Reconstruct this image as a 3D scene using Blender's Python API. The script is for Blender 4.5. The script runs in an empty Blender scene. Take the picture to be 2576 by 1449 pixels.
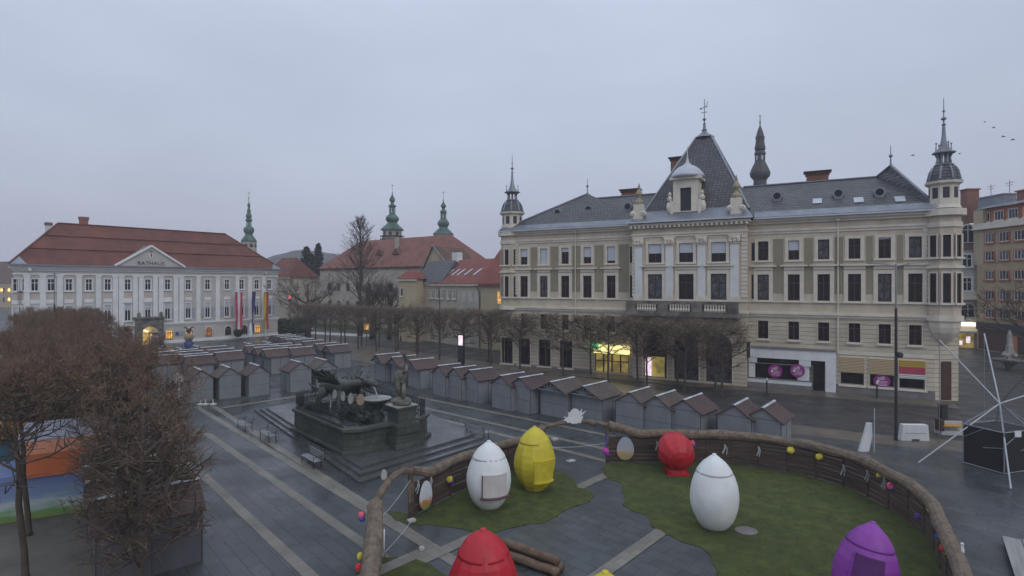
import bpy, bmesh, math, random
from math import sin, cos, pi, radians, sqrt, atan2
from mathutils import Vector, noise
random.seed(11)
S = bpy.context.scene
COL = S.collection
# ------------------------------------------------------------------ survey of the place
# The square was surveyed from a camera 11 m above the paving; these helpers turn sightings into metres.
CAMZ, FOC, CX, HY = 11.0, 1380.0, 1288.0, 712.0
def gp(X, Y, z=0.0):
    d = FOC * (CAMZ - z) / (Y - HY)
    return Vector(((X - CX) / FOC * d, d, z))
def at(X, Y, d):
    return Vector(((X - CX) / FOC * d, d, CAMZ + (HY - Y) / FOC * d))
class Fr:
    """a facade line from its left foot O to its right foot R; local x runs along it, local y into the building"""
    def __init__(s, O, R):
        s.O = Vector(O); s.R = Vector(R); s.d = (s.R - s.O).normalized(); s.L = (s.R - s.O).length
        s.n = Vector((-s.d.y, s.d.x)); s.rot = atan2(s.d.y, s.d.x)
    def fx(s, X, yo=0.0):
        m = (X - CX) / FOC; o = s.O + s.n * yo
        return (m * o.y - o.x) / (s.d.x - m * s.d.y)
    def fz(s, X, Y, yo=0.0):
        t = s.fx(X, yo); o = s.O + s.n * yo + s.d * t
        return CAMZ + (HY - Y) / FOC * o.y
# ------------------------------------------------------------------ object helpers
def link(name, data):
    o = bpy.data.objects.new(name, data); COL.objects.link(o); return o
def tag(o, label=None, cat=None, group=None, kind=None):
    if label: o['label'] = label
    if cat: o['category'] = cat
    if group: o['group'] = group
    if kind: o['kind'] = kind
    return o
def thing(name, label, cat, loc=(0, 0, 0), rz=0.0, group=None):
    o = link(name, None); o.empty_display_size = 0.3
    o.location = loc; o.rotation_euler = (0, 0, rz)
    return tag(o, label, cat, group)
def copy_tree(o, parent=None):
    c = o.copy(); COL.objects.link(c)
    if parent: c.parent = parent
    for ch in o.children: copy_tree(ch, c)
    return c
class MB:
    def __init__(s): s.v = []; s.f = []; s.m = []; s.mi = 0
    def add(s, vs, fs):
        b = len(s.v); s.v += [tuple(p) for p in vs]
        for f in fs: s.f.append(tuple(b + i for i in f)); s.m.append(s.mi)
        return s
    def quad(s, a, b, c, d): return s.add([a, b, c, d], [(0, 1, 2, 3)])
    def tri(s, a, b, c): return s.add([a, b, c], [(0, 1, 2)])
    def box(s, x0, x1, y0, y1, z0, z1):
        return s.add([(x0,y0,z0),(x1,y0,z0),(x1,y1,z0),(x0,y1,z0),(x0,y0,z1),(x1,y0,z1),(x1,y1,z1),(x0,y1,z1)],
                     [(0,3,2,1),(4,5,6,7),(0,1,5,4),(1,2,6,5),(2,3,7,6),(3,0,4,7)])
    def bar(s, p, q, w, h=None, up=(0, 0, 1)):
        h = h or w; p = Vector(p); q = Vector(q); d = (q - p).normalized()
        u = Vector(up)
        if abs(d.dot(u)) > .98: u = Vector((0, 1, 0))
        a = d.cross(u).normalized() * (w / 2); b = d.cross(a).normalized() * (h / 2)
        vs = [p-a-b, p+a-b, p+a+b, p-a+b, q-a-b, q+a-b, q+a+b, q-a+b]
        return s.add(vs, [(0,3,2,1),(4,5,6,7),(0,1,5,4),(1,2,6,5),(2,3,7,6),(3,0,4,7)])
    def tube(s, pts, rs, n=6, cap=True):
        pts = [Vector(p) for p in pts]
        if not isinstance(rs, (list, tuple)): rs = [rs] * len(pts)
        vs = []; fs = []; prev = None
        for i, p in enumerate(pts):
            d = (pts[min(i+1, len(pts)-1)] - pts[max(i-1, 0)])
            d = d.normalized() if d.length > 1e-9 else Vector((0, 0, 1))
            if prev is None:
                a = d.cross(Vector((0, 0, 1)));
                if a.length < .05: a = d.cross(Vector((0, 1, 0)))
            else: a = prev - d * prev.dot(d)
            a.normalize(); prev = a; b = d.cross(a)
            for k in range(n):
                t = 2 * pi * k / n; vs.append(p + (a * cos(t) + b * sin(t)) * rs[i])
        for i in range(len(pts) - 1):
            for k in range(n):
                k2 = (k + 1) % n; fs.append((i*n+k, i*n+k2, (i+1)*n+k2, (i+1)*n+k))
        if cap: fs.append(tuple(range(n-1, -1, -1))); fs.append(tuple((len(pts)-1)*n + k for k in range(n)))
        return s.add(vs, fs)
    def lathe(s, prof, n=16, c=(0, 0), a0=0.0, sx=1, sy=1, z0=0.0):
        vs = []; fs = []; m = len(prof)
        for r, z in prof:
            for k in range(n):
                t = a0 + 2 * pi * k / n; vs.append((c[0] + r * cos(t) * sx, c[1] + r * sin(t) * sy, z + z0))
        for i in range(m - 1):
            for k in range(n):
                k2 = (k + 1) % n; fs.append((i*n+k, i*n+k2, (i+1)*n+k2, (i+1)*n+k))
        fs.append(tuple(range(n-1, -1, -1))); fs.append(tuple((m-1)*n + k for k in range(n)))
        return s.add(vs, fs)
    def prism(s, poly, z0, z1):
        n = len(poly); vs = [(p[0], p[1], z0) for p in poly] + [(p[0], p[1], z1) for p in poly]
        fs = [tuple(range(n-1, -1, -1)), tuple(range(n, 2*n))]
        for i in range(n): j = (i+1) % n; fs.append((i, j, n+j, n+i))
        return s.add(vs, fs)
    def xprism(s, poly, y0, y1):
        """outline in x,z extruded along y"""
        n = len(poly); vs = [(p[0], y0, p[1]) for p in poly] + [(p[0], y1, p[1]) for p in poly]
        fs = [tuple(range(n)), tuple(range(2*n-1, n-1, -1))]
        for i in range(n): j = (i+1) % n; fs.append((i, n+i, n+j, j))
        return s.add(vs, fs)
    def blob(s, c, r, sub=2, amp=.15, seed=0, sc=(1, 1, 1), f=1.5):
        bm = bmesh.new(); bmesh.ops.create_icosphere(bm, subdivisions=sub, radius=1)
        vs = []
        for v in bm.verts:
            k = 1 + amp * noise.noise(v.co * f + Vector((seed * 3.1, seed * 1.7, seed)))
            vs.append((c[0] + v.co.x * r * k * sc[0], c[1] + v.co.y * r * k * sc[1], c[2] + v.co.z * r * k * sc[2]))
        fs = [tuple(v.index for v in f_.verts) for f_ in bm.faces]; bm.free()
        return s.add(vs, fs)
    def mesh(s, name, mats, smooth=False):
        me = bpy.data.meshes.new(name); me.from_pydata(s.v, [], s.f)
        for m_ in (mats if isinstance(mats, (list, tuple)) else [mats]): me.materials.append(m_)
        if any(s.m): me.polygons.foreach_set('material_index', s.m)
        if smooth: me.polygons.foreach_set('use_smooth', [True] * len(s.f))
        me.update(); return me
    def build(s, name, mats, parent=None, loc=(0, 0, 0), rz=0.0, smooth=False):
        o = link(name, s.mesh(name, mats, smooth)); o.location = loc; o.rotation_euler = (0, 0, rz)
        if parent: o.parent = parent
        return o
    def wall(s, x0, x1, z0, z1, ops, y=0.0, dep=.28):
        """a wall face with openings (x0,x1,z0,z1) and their reveals"""
        xs = sorted({x0, x1} | {min(max(o[i], x0), x1) for o in ops for i in (0, 1)})
        zs = sorted({z0, z1} | {min(max(o[i], z0), z1) for o in ops for i in (2, 3)})
        for a, b in zip(xs, xs[1:]):
            run = None
            for c, d in zip(zs, zs[1:]):
                mx, mz = (a+b)/2, (c+d)/2
                hole = any(o[0] < mx < o[1] and o[2] < mz < o[3] for o in ops)
                if hole:
                    if run: s.quad((a,y,run[0]),(b,y,run[0]),(b,y,run[1]),(a,y,run[1])); run = None
                else: run = (run[0], d) if run else (c, d)
            if run: s.quad((a,y,run[0]),(b,y,run[0]),(b,y,run[1]),(a,y,run[1]))
        for a, b, c, d in ops:
            e = y + dep
            s.quad((a,y,c),(a,e,c),(a,e,d),(a,y,d)); s.quad((b,y,c),(b,y,d),(b,e,d),(b,e,c))
            s.quad((a,y,d),(a,e,d),(b,e,d),(b,y,d)); s.quad((a,y,c),(b,y,c),(b,e,c),(a,e,c))
            s.quad((a,e,c),(b,e,c),(b,e,d),(a,e,d))
        return s
# ------------------------------------------------------------------ materials
def nodes(name):
    m = bpy.data.materials.new(name); m.use_nodes = True
    nt = m.node_tree; return m, nt, nt.nodes['Principled BSDF']
def N(nt, t, **kw):
    n = nt.nodes.new(t)
    for k, v in kw.items(): setattr(n, k, v)
    return n
def mat(name, c1, c2=None, scale=1.5, rough=.8, metal=0.0, bump=0.0, bscale=None, detail=5, spec=None, r2=None, stretch=None):
    m, nt, p = nodes(name); L = nt.links
    tc = N(nt, 'ShaderNodeTexCoord'); src = tc.outputs['Object']
    if stretch:
        mp = N(nt, 'ShaderNodeMapping'); mp.inputs['Scale'].default_value = stretch; L.new(src, mp.inputs[0]); src = mp.outputs[0]
    c2 = c2 or tuple(x * .72 for x in c1)
    nz = N(nt, 'ShaderNodeTexNoise'); nz.inputs['Scale'].default_value = scale; nz.inputs['Detail'].default_value = detail; nz.inputs['Roughness'].default_value = .62
    L.new(src, nz.inputs['Vector'])
    rp = N(nt, 'ShaderNodeValToRGB'); rp.color_ramp.elements[0].position = .36; rp.color_ramp.elements[1].position = .64
    rp.color_ramp.elements[0].color = (*c2, 1); rp.color_ramp.elements[1].color = (*c1, 1)
    L.new(nz.outputs['Fac'], rp.inputs[0]); L.new(rp.outputs[0], p.inputs['Base Color'])
    p.inputs['Roughness'].default_value = rough; p.inputs['Metallic'].default_value = metal
    if r2 is not None:
        mr = N(nt, 'ShaderNodeMapRange'); mr.inputs['From Min'].default_value = .35; mr.inputs['From Max'].default_value = .65
        mr.inputs['To Min'].default_value = rough; mr.inputs['To Max'].default_value = r2
        L.new(nz.outputs['Fac'], mr.inputs['Value']); L.new(mr.outputs[0], p.inputs['Roughness'])
    if spec is not None: p.inputs['Specular IOR Level'].default_value = spec
    if bump:
        b = N(nt, 'ShaderNodeBump'); b.inputs['Strength'].default_value = bump; b.inputs['Distance'].default_value = .05
        n2 = N(nt, 'ShaderNodeTexNoise'); n2.inputs['Scale'].default_value = bscale or scale * 6; n2.inputs['Detail'].default_value = 4
        L.new(src, n2.inputs['Vector']); L.new(n2.outputs['Fac'], b.inputs['Height']); L.new(b.outputs[0], p.inputs['Normal'])
    return m
def brickmat(name, c1, c2, mortar, w, h, gap=.02, rough=.8, mode='wall', dirt=.35, bump=.3, r2=None, offset=.5, rot=0.0, spec=None, dscale=.4):
    """courses / tiles / slabs: object coordinates; mode wall & roof use (x+y, z), ground uses (x, y)"""
    m, nt, p = nodes(name); L = nt.links
    tc = N(nt, 'ShaderNodeTexCoord'); vec = tc.outputs['Object']
    if mode != 'ground':
        sp = N(nt, 'ShaderNodeSeparateXYZ'); L.new(vec, sp.inputs[0])
        ad = N(nt, 'ShaderNodeMath'); L.new(sp.outputs[0], ad.inputs[0]); L.new(sp.outputs[1], ad.inputs[1])
        cb = N(nt, 'ShaderNodeCombineXYZ'); L.new(ad.outputs[0], cb.inputs[0]); L.new(sp.outputs[2], cb.inputs[1]); bv = cb.outputs[0]
    else:
        mp = N(nt, 'ShaderNodeMapping'); mp.inputs['Rotation'].default_value = (0, 0, rot); L.new(vec, mp.inputs[0]); bv = mp.outputs[0]
    bt = N(nt, 'ShaderNodeTexBrick'); bt.offset = offset
    bt.inputs['Color1'].default_value = (*c1, 1); bt.inputs['Color2'].default_value = (*c2, 1); bt.inputs['Mortar'].default_value = (*mortar, 1)
    bt.inputs['Scale'].default_value = 1; bt.inputs['Mortar Size'].default_value = gap; bt.inputs['Mortar Smooth'].default_value = .2
    bt.inputs['Brick Width'].default_value = w; bt.inputs['Row Height'].default_value = h
    L.new(bv, bt.inputs['Vector'])
    nz = N(nt, 'ShaderNodeTexNoise'); nz.inputs['Scale'].default_value = dscale; nz.inputs['Detail'].default_value = 7; nz.inputs['Roughness'].default_value = .65
    L.new(vec, nz.inputs['Vector'])
    mr = N(nt, 'ShaderNodeMapRange'); mr.inputs['From Min'].default_value = .3; mr.inputs['From Max'].default_value = .7
    mr.inputs['To Min'].default_value = 1 - dirt; mr.inputs['To Max'].default_value = 1 + dirt * .5; L.new(nz.outputs['Fac'], mr.inputs['Value'])
    mx = N(nt, 'ShaderNodeMix', data_type='RGBA', blend_type='MULTIPLY'); mx.inputs['Factor'].default_value = 1
    L.new(bt.outputs['Color'], mx.inputs['A']); L.new(mr.outputs[0], mx.inputs['B']); L.new(mx.outputs['Result'], p.inputs['Base Color'])
    p.inputs['Roughness'].default_value = rough
    if spec is not None: p.inputs['Specular IOR Level'].default_value = spec
    if r2 is not None:
        m2 = N(nt, 'ShaderNodeMapRange'); m2.inputs['From Min'].default_value = .38; m2.inputs['From Max'].default_value = .62
        m2.inputs['To Min'].default_value = rough; m2.inputs['To Max'].default_value = r2
        n3 = N(nt, 'ShaderNodeTexNoise'); n3.inputs['Scale'].default_value = .22; n3.inputs['Detail'].default_value = 5
        L.new(vec, n3.inputs['Vector']); L.new(n3.outputs['Fac'], m2.inputs['Value']); L.new(m2.outputs[0], p.inputs['Roughness'])
    if bump:
        b = N(nt, 'ShaderNodeBump', invert=True); b.inputs['Strength'].default_value = bump; b.inputs['Distance'].default_value = .03
        L.new(bt.outputs['Fac'], b.inputs['Height']); L.new(b.outputs[0], p.inputs['Normal'])
    return m
def emat(name, col, strength, c2=None, scale=3.0):
    m, nt, p = nodes(name); L = nt.links
    p.inputs['Base Color'].default_value = (*[min(.8, c) for c in col], 1)
    p.inputs['Emission Strength'].default_value = strength; p.inputs['Emission Color'].default_value = (*col, 1)
    if c2:
        tc = N(nt, 'ShaderNodeTexCoord'); nz = N(nt, 'ShaderNodeTexNoise'); nz.inputs['Scale'].default_value = scale
        rp = N(nt, 'ShaderNodeValToRGB'); rp.color_ramp.elements[0].position = .42; rp.color_ramp.elements[1].position = .56
        rp.color_ramp.elements[0].color = (*c2, 1); rp.color_ramp.elements[1].color = (*col, 1)
        L.new(tc.outputs['Object'], nz.inputs['Vector']); L.new(nz.outputs['Fac'], rp.inputs[0]); L.new(rp.outputs[0], p.inputs['Emission Color'])
    return m
def stripemat(name, cols, period, axis='Z', rough=.7):
    """repeating flat stripes"""
    m, nt, p = nodes(name); L = nt.links
    tc = N(nt, 'ShaderNodeTexCoord'); sp = N(nt, 'ShaderNodeSeparateXYZ'); L.new(tc.outputs['Object'], sp.inputs[0])
    mm = N(nt, 'ShaderNodeMath', operation='DIVIDE'); mm.inputs[1].default_value = period; L.new(sp.outputs['XYZ'.index(axis)], mm.inputs[0])
    fr = N(nt, 'ShaderNodeMath', operation='FRACT'); L.new(mm.outputs[0], fr.inputs[0])
    rp = N(nt, 'ShaderNodeValToRGB'); rp.color_ramp.interpolation = 'CONSTANT'
    e = rp.color_ramp.elements
    while len(e) < len(cols): e.new(.5)
    for i, c in enumerate(cols): e[i].position = i / len(cols); e[i].color = (*c, 1)
    L.new(fr.outputs[0], rp.inputs[0]); L.new(rp.outputs[0], p.inputs['Base Color']); p.inputs['Roughness'].default_value = rough
    return m
M = {}
M['paving'] = brickmat('wet paving', (.076,.083,.087), (.057,.063,.067), (.026,.029,.031), 1.15, .58, .014, .5, 'ground', .38, .3, r2=.2, rot=radians(47), spec=.3)
M['stripe'] = brickmat('pale paving strip', (.2,.182,.155), (.17,.155,.13), (.085,.08,.07), .9, .55, .012, .5, 'ground', .35, .15, rot=radians(47))
M['asphalt'] = mat('wet asphalt', (.06,.055,.055), (.043,.04,.04), .5, .6, bump=.1, bscale=30, r2=.35, spec=.3)
M['tanpave'] = brickmat('tan pavement', (.15,.125,.1), (.125,.105,.085), (.08,.07,.058), .6, .3, .012, .5, 'ground', .4, .15, r2=.3, rot=radians(28))
M['alley'] = mat('gravel alley', (.13,.12,.1), (.09,.083,.07), .5, .7, bump=.3, bscale=14, r2=.5)
M['lawn'] = brickmat('rolled turf', (.064,.08,.013), (.048,.062,.010), (.042,.054,.009), 2.3, .62, .03, .95, 'ground', .5, .2, rot=radians(35), dscale=1.6)
M['dgrass'] = mat('dark lawn', (.05,.065,.02), (.03,.04,.012), .3, .95)
M['plaster'] = mat('cream plaster', (.56,.495,.385), (.45,.39,.30), .9, .85, bump=.1, detail=9, stretch=(1, 1, .18))
M['rustic'] = brickmat('rusticated plaster', (.56,.495,.385), (.5,.44,.345), (.14,.115,.09), 60.0, .43, .022, .85, 'wall', .22, .6)
M['ptrim'] = mat('pale stucco trim', (.67,.615,.52), (.55,.5,.42), .7, .8, bump=.08, detail=8)
M['pil'] = mat('white stucco pilaster', (.66,.66,.66), (.56,.56,.55), .5, .8)
M['olive'] = brickmat('olive brick panel', (.30,.27,.19), (.27,.24,.17), (.2,.18,.13), .26, .09, .012, .85, 'wall', .15, .2)
M['plinth'] = mat('grey stone plinth', (.2,.19,.185), (.14,.13,.13), .7, .7, bump=.2)
M['darkstone'] = mat('weathered stone', (.22,.2,.17), (.07,.065,.055), .9, .8, bump=.4)
M['slate'] = brickmat('diamond slate', (.125,.125,.135), (.075,.073,.08), (.03,.03,.034), .42, .3, .05, .5, 'roof', .3, .5)
M['zinc'] = mat('zinc sheet', (.25,.27,.31), (.18,.19,.22), .6, .45, .4)
M['gutter'] = mat('pale gutter', (.5,.53,.58), (.42,.44,.48), .8, .45, .2)
M['brickch'] = brickmat('chimney brick', (.28,.1,.06), (.22,.08,.05), (.2,.16,.13), .25, .09, .01, .85, 'wall', .3, .2)
M['gold'] = mat('ochre stone', (.36,.31,.2), (.25,.22,.15), 2.0, .7)
M['woodred'] = mat('dark red wood', (.075,.025,.018), (.05,.018,.014), 3, .5)
M['glass'] = mat('dark window glass', (.02,.014,.016), (.009,.007,.009), .8, .16, spec=.3, r2=.3)
M['glass2'] = mat('curtained window glass', (.12,.125,.135), (.03,.028,.034), 1.4, .25, spec=.35)
M['blind'] = stripemat('white roller blind', [(.5,.52,.57), (.5,.52,.57), (.42,.44,.49)], .1)
M['rwall'] = mat('lilac grey plaster', (.5,.48,.455), (.43,.41,.39), .4, .85, detail=7)
M['rpil'] = mat('white town hall trim', (.75,.75,.735), (.66,.66,.65), .6, .8)
M['rpanel'] = mat('peach panel', (.55,.47,.42), (.48,.42,.38), .8, .85)
M['redtile'] = brickmat('red roof tile', (.205,.055,.03), (.145,.042,.025), (.08,.026,.018), .34, .36, .04, .75, 'roof', .45, .5)
M['redtile2'] = brickmat('old pale red tile', (.27,.105,.075), (.22,.085,.062), (.13,.05,.04), .5, .5, .05, .8, 'roof', .4, .4)
M['redtile3'] = brickmat('bright red tile', (.3,.075,.05), (.24,.06,.042), (.13,.035,.025), .4, .36, .05, .7, 'roof', .3, .5)
M['browntile'] = brickmat('brown roof tile', (.16,.085,.055), (.13,.07,.045), (.08,.04,.03), .4, .36, .05, .8, 'roof', .4, .4)
M['copper'] = mat('green copper', (.075,.155,.12), (.026,.055,.046), .55, .55, detail=8)
M['dcopper'] = mat('dark copper', (.062,.056,.062), (.03,.03,.034), .6, .6)
M['ywall'] = mat('ochre wall', (.45,.38,.25), (.38,.32,.22), .3, .9, detail=7)
M['pwall'] = mat('pale old wall', (.45,.41,.33), (.34,.31,.26), .4, .9, detail=8)
M['bwall'] = mat('tan block wall', (.42,.33,.2), (.35,.27,.17), .5, .9)
M['owall'] = mat('orange wall', (.45,.16,.09), (.38,.13,.075), .5, .9)
M['gwhite'] = mat('white paint', (.72,.73,.74), (.6,.61,.62), 1.0, .6)
M['hutwall'] = mat('grey blue hut panel', (.228,.238,.252), (.188,.197,.21), .9, .7, detail=7, stretch=(1, 1, .25), bump=.1)
M['hutwall2'] = mat('dark hut panel', (.095,.092,.105), (.07,.068,.078), .9, .7, detail=7, stretch=(1, 1, .25), bump=.1)  # darker version of the hut panel, for the row under the left trees
M['hutroof'] = brickmat('brown hut shingle', (.108,.062,.058), (.085,.05,.047), (.045,.03,.028), .3, .12, .012, .7, 'roof', .45, .4)
M['hutroof2'] = brickmat('greybrown hut shingle', (.115,.088,.074), (.095,.072,.062), (.05,.038,.034), .3, .12, .012, .7, 'roof', .5, .4)
M['hutroof3'] = brickmat('dark maroon hut shingle', (.085,.045,.047), (.066,.037,.039), (.035,.022,.023), .3, .12, .012, .6, 'roof', .5, .4)
M['twigs'] = mat('olive brown twigs', (.23,.172,.12), (.12,.088,.064), 1.3, .9, detail=8)
M['ridge'] = mat('weathered ridge sheet', (.5,.52,.55), (.3,.31,.33), 1.6, .5)
M['hutdark'] = mat('dark hut seam', (.05,.053,.06), (.035,.037,.042), 1, .8)
M['bark'] = mat('bark', (.1,.074,.057), (.052,.039,.031), 2.5, .9, bump=.4)
M['twig'] = mat('brown twigs', (.2,.127,.083), (.095,.063,.045), 1.7, .9, detail=8)
M['twig2'] = mat('far grey twigs', (.085,.066,.058), (.05,.042,.038), .6, .9)
M['conifer'] = mat('conifer needles', (.03,.045,.035), (.014,.022,.018), .6, .9)
M['hill'] = mat('wooded hill', (.06,.062,.06), (.035,.038,.038), .09, .95, detail=9)
M['bronze'] = mat('dark chlorite stone', (.058,.064,.056), (.024,.027,.024), 1.3, .5, bump=.35, bscale=9)
M['stone'] = brickmat('mossy stone course', (.085,.092,.078), (.06,.066,.057), (.024,.026,.022), 1.3, .42, .02, .6, 'wall', .5, .5, dscale=1.2)
M['stonetop'] = mat('pale wet stone', (.35,.34,.32), (.24,.24,.22), 1.5, .45)
M['step'] = mat('wet step stone', (.085,.09,.092), (.06,.064,.066), .5, .35, bump=.15, r2=.2)
M['iron'] = mat('wrought iron', (.02,.02,.024), (.012,.012,.014), 2, .5)
M['water'] = mat('pool water', (.12,.14,.15), (.05,.06,.065), 1.6, .12, bump=.5, bscale=5)
M['spray'] = mat('water jet', (.6,.63,.66), (.45,.48,.5), 6, .2)
M['fboard'] = mat('dark fence boards', (.095,.06,.046), (.045,.03,.025), 1.3, .85, stretch=(.4, .4, 5), bump=.4, detail=8)
M['jute'] = mat('straw roll', (.21,.16,.12), (.115,.085,.062), 3.5, .95, bump=.8, bscale=18, detail=9)
M['eggw'] = mat('white egg cloth', (.72,.74,.73), (.63,.65,.65), 1.1, .55, bump=.1)
M['eggy'] = mat('yellow egg cloth', (.60,.50,.035), (.5,.4,.025), 1.1, .55, bump=.1)
M['eggr'] = mat('red egg cloth', (.50,.012,.025), (.36,.007,.016), 1.1, .5, bump=.1)
M['eggp'] = mat('purple egg cloth', (.27,.045,.36), (.2,.032,.28), 1.1, .5, bump=.1)
M['eggpd'] = mat('dark purple recess', (.1,.018,.14), (.075,.014,.1), 1.1, .6)
M['hatch'] = mat('plum hatch edge', (.12,.055,.075), (.08,.04,.05), 2, .6)
M['hatchw'] = mat('cream hatch', (.58,.55,.52), (.5,.47,.45), 1.5, .7)
M['alu'] = mat('aluminium pole', (.42,.44,.46), (.32,.34,.36), 2, .35, .5)
M['black'] = mat('black net', (.012,.012,.013), (.008,.008,.009), 3, .7)
M['pole'] = mat('dark lamp pole', (.03,.026,.034), (.02,.018,.022), 2, .5)
M['poleg'] = mat('grey lamp pole', (.28,.29,.32), (.2,.21,.23), 2, .45, .3)
M['concrete'] = mat('pale concrete', (.5,.49,.47), (.4,.39,.38), 1.2, .75)
M['plank'] = mat('wet grey planks', (.3,.3,.285), (.2,.2,.19), 1.2, .5, stretch=(3, .4, 1), bump=.2)
M['bench'] = mat('weathered bench slat', (.3,.31,.32), (.2,.21,.22), 2.5, .6)
M['log'] = mat('peeled log', (.2,.13,.085), (.1,.065,.045), 2.2, .85, bump=.4)
M['orange'] = mat('orange tarpaulin', (.5,.11,.02), (.42,.09,.018), .5, .6)
M['orange2'] = mat('faded orange tarpaulin', (.52,.2,.1), (.44,.16,.08), .5, .6)
M['tarp'] = mat('grey lilac tarpaulin', (.36,.37,.44), (.28,.29,.35), .6, .6)
M['yellow'] = mat('amber tarpaulin', (.5,.25,.03), (.4,.2,.03), .5, .6)
M['magenta'] = mat('magenta disc', (.27,.025,.2), (.23,.02,.17), .8, .5)
M['white'] = mat('white lettering', (.8,.8,.82), (.75,.75,.77), 1, .5)
M['ink'] = mat('dark lettering', (.03,.025,.04), (.02,.02,.03), 1, .5)
M['fred'] = mat('flag red', (.42,.05,.085), (.35,.04,.07), 1, .75)
M['fwhite'] = mat('flag white', (.6,.6,.63), (.52,.52,.55), 1, .75)
M['fblue'] = mat('flag blue', (.035,.035,.17), (.025,.025,.12), .7, .75)
M['fyel'] = mat('flag yellow', (.5,.33,.04), (.42,.27,.03), 1, .75)
M['pink'] = mat('pink paint', (.65,.2,.45), (.6,.5,.6), 1.5, .6)
M['teal'] = mat('blue paint', (.04,.13,.2), (.03,.1,.15), 1, .6)
M['blue'] = mat('cobalt paint', (.05,.08,.25), (.035,.055,.17), 1, .6)
M['straw'] = mat('straw tan', (.32,.26,.17), (.24,.19,.12), 4, .8)
M['glow_warm'] = emat('warm lit room', (1.0,.48,.09), .85, (.35,.13,.03), 1.6)
M['glow_dim'] = emat('half lit window', (.5,.2,.05), .4, (.03,.012,.01), 1.6)
M['glow_shopf'] = emat('glowing shop fascia', (.8,.68,.45), .28)
M['glow_door'] = emat('lit doorway', (.75,.5,.14), .55, (.4,.24,.06), 1.3)
M['glow_sign'] = emat('lit shop sign', (1.0,.86,.35), 1.3)
M['glow_shop'] = emat('lit shop interior', (.55,.42,.1), .32, (.12,.08,.02), .9)
M['glow_white'] = emat('lit white panel', (.9,.85,.95), .95, (.75,.4,.5), 2.5)
M['glow_bright'] = emat('bright light strip', (1.0,.9,.72), 2.4)
M['glow_green'] = emat('green lit sign', (.05,.6,.22), .7)
M['glow_red'] = emat('red signal lamp', (1.0,.1,.12), 1.6)
M['glow_lamp'] = emat('small warm lamp', (1.0,.55,.15), 1.6)
# ------------------------------------------------------------------ camera, sky, light
cam = bpy.data.cameras.new('camera'); co = link('camera', cam)
co.location = (0, 0, CAMZ); co.rotation_euler = (pi/2, 0, 0)
cam.sensor_width = 36; cam.lens = 36 * FOC / 2576; cam.shift_y = -12.5 / 2576
cam.clip_start = .1; cam.clip_end = 8000
S.camera = co
S.view_settings.view_transform = 'Standard'; S.view_settings.look = 'None'; S.view_settings.exposure = 0; S.view_settings.gamma = 1
w = bpy.data.worlds.new('World'); S.world = w; w.use_nodes = True
nt = w.node_tree; L = nt.links; bg = nt.nodes['Background']
sky = N(nt, 'ShaderNodeTexSky', sky_type='NISHITA'); sky.sun_disc = False
SUN_EL, SUN_AZ = radians(38), radians(150)
sky.sun_elevation = SUN_EL; sky.sun_rotation = SUN_AZ; sky.air_density = 1.5; sky.dust_density = 4
tc = N(nt, 'ShaderNodeTexCoord'); sp = N(nt, 'ShaderNodeSeparateXYZ'); L.new(tc.outputs['Generated'], sp.inputs[0])
rp = N(nt, 'ShaderNodeValToRGB'); e = rp.color_ramp.elements       # an overcast vault: brighter towards the zenith
e[0].position = 0; e[0].color = (3.7, 3.85, 4.95, 1); e[1].position = .45; e[1].color = (4.95, 5.55, 6.95, 1)
e2 = e.new(.2); e2.color = (4.35, 4.8, 6.0, 1); e3 = e.new(1.0); e3.color = (7.4, 8.4, 9.8, 1)
L.new(sp.outputs[2], rp.inputs[0])
mp = N(nt, 'ShaderNodeMapping'); mp.inputs['Scale'].default_value = (1, 1, 2.6); L.new(tc.outputs['Generated'], mp.inputs[0])
nz = N(nt, 'ShaderNodeTexNoise'); nz.inputs['Scale'].default_value = 2.1; nz.inputs['Detail'].default_value = 5; L.new(mp.outputs[0], nz.inputs['Vector'])
mr = N(nt, 'ShaderNodeMapRange'); mr.inputs['To Min'].default_value = .8; mr.inputs['To Max'].default_value = 1.17; L.new(nz.outputs['Fac'], mr.inputs['Value'])
mu = N(nt, 'ShaderNodeMix', data_type='RGBA', blend_type='MULTIPLY'); mu.inputs['Factor'].default_value = 1
L.new(rp.outputs[0], mu.inputs['A']); L.new(mr.outputs[0], mu.inputs['B'])
mx = N(nt, 'ShaderNodeMix', data_type='RGBA'); mx.inputs['Factor'].default_value = .93
L.new(sky.outputs[0], mx.inputs['A']); L.new(mu.outputs['Result'], mx.inputs['B']); L.new(mx.outputs['Result'], bg.inputs['Color'])
bg.inputs['Strength'].default_value = .12
sl = bpy.data.lights.new('sun', 'SUN'); sl.energy = .5; sl.angle = radians(40); sl.color = (1, .96, .9)
so = link('sun', sl); so.rotation_euler = (pi/2 - SUN_EL, 0, pi - SUN_AZ)
S.cycles.use_denoising = True
S.cycles.max_bounces = 5; S.cycles.diffuse_bounces = 3; S.cycles.glossy_bounces = 2; S.cycles.transparent_max_bounces = 4; S.cycles.volume_bounces = 0
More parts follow.
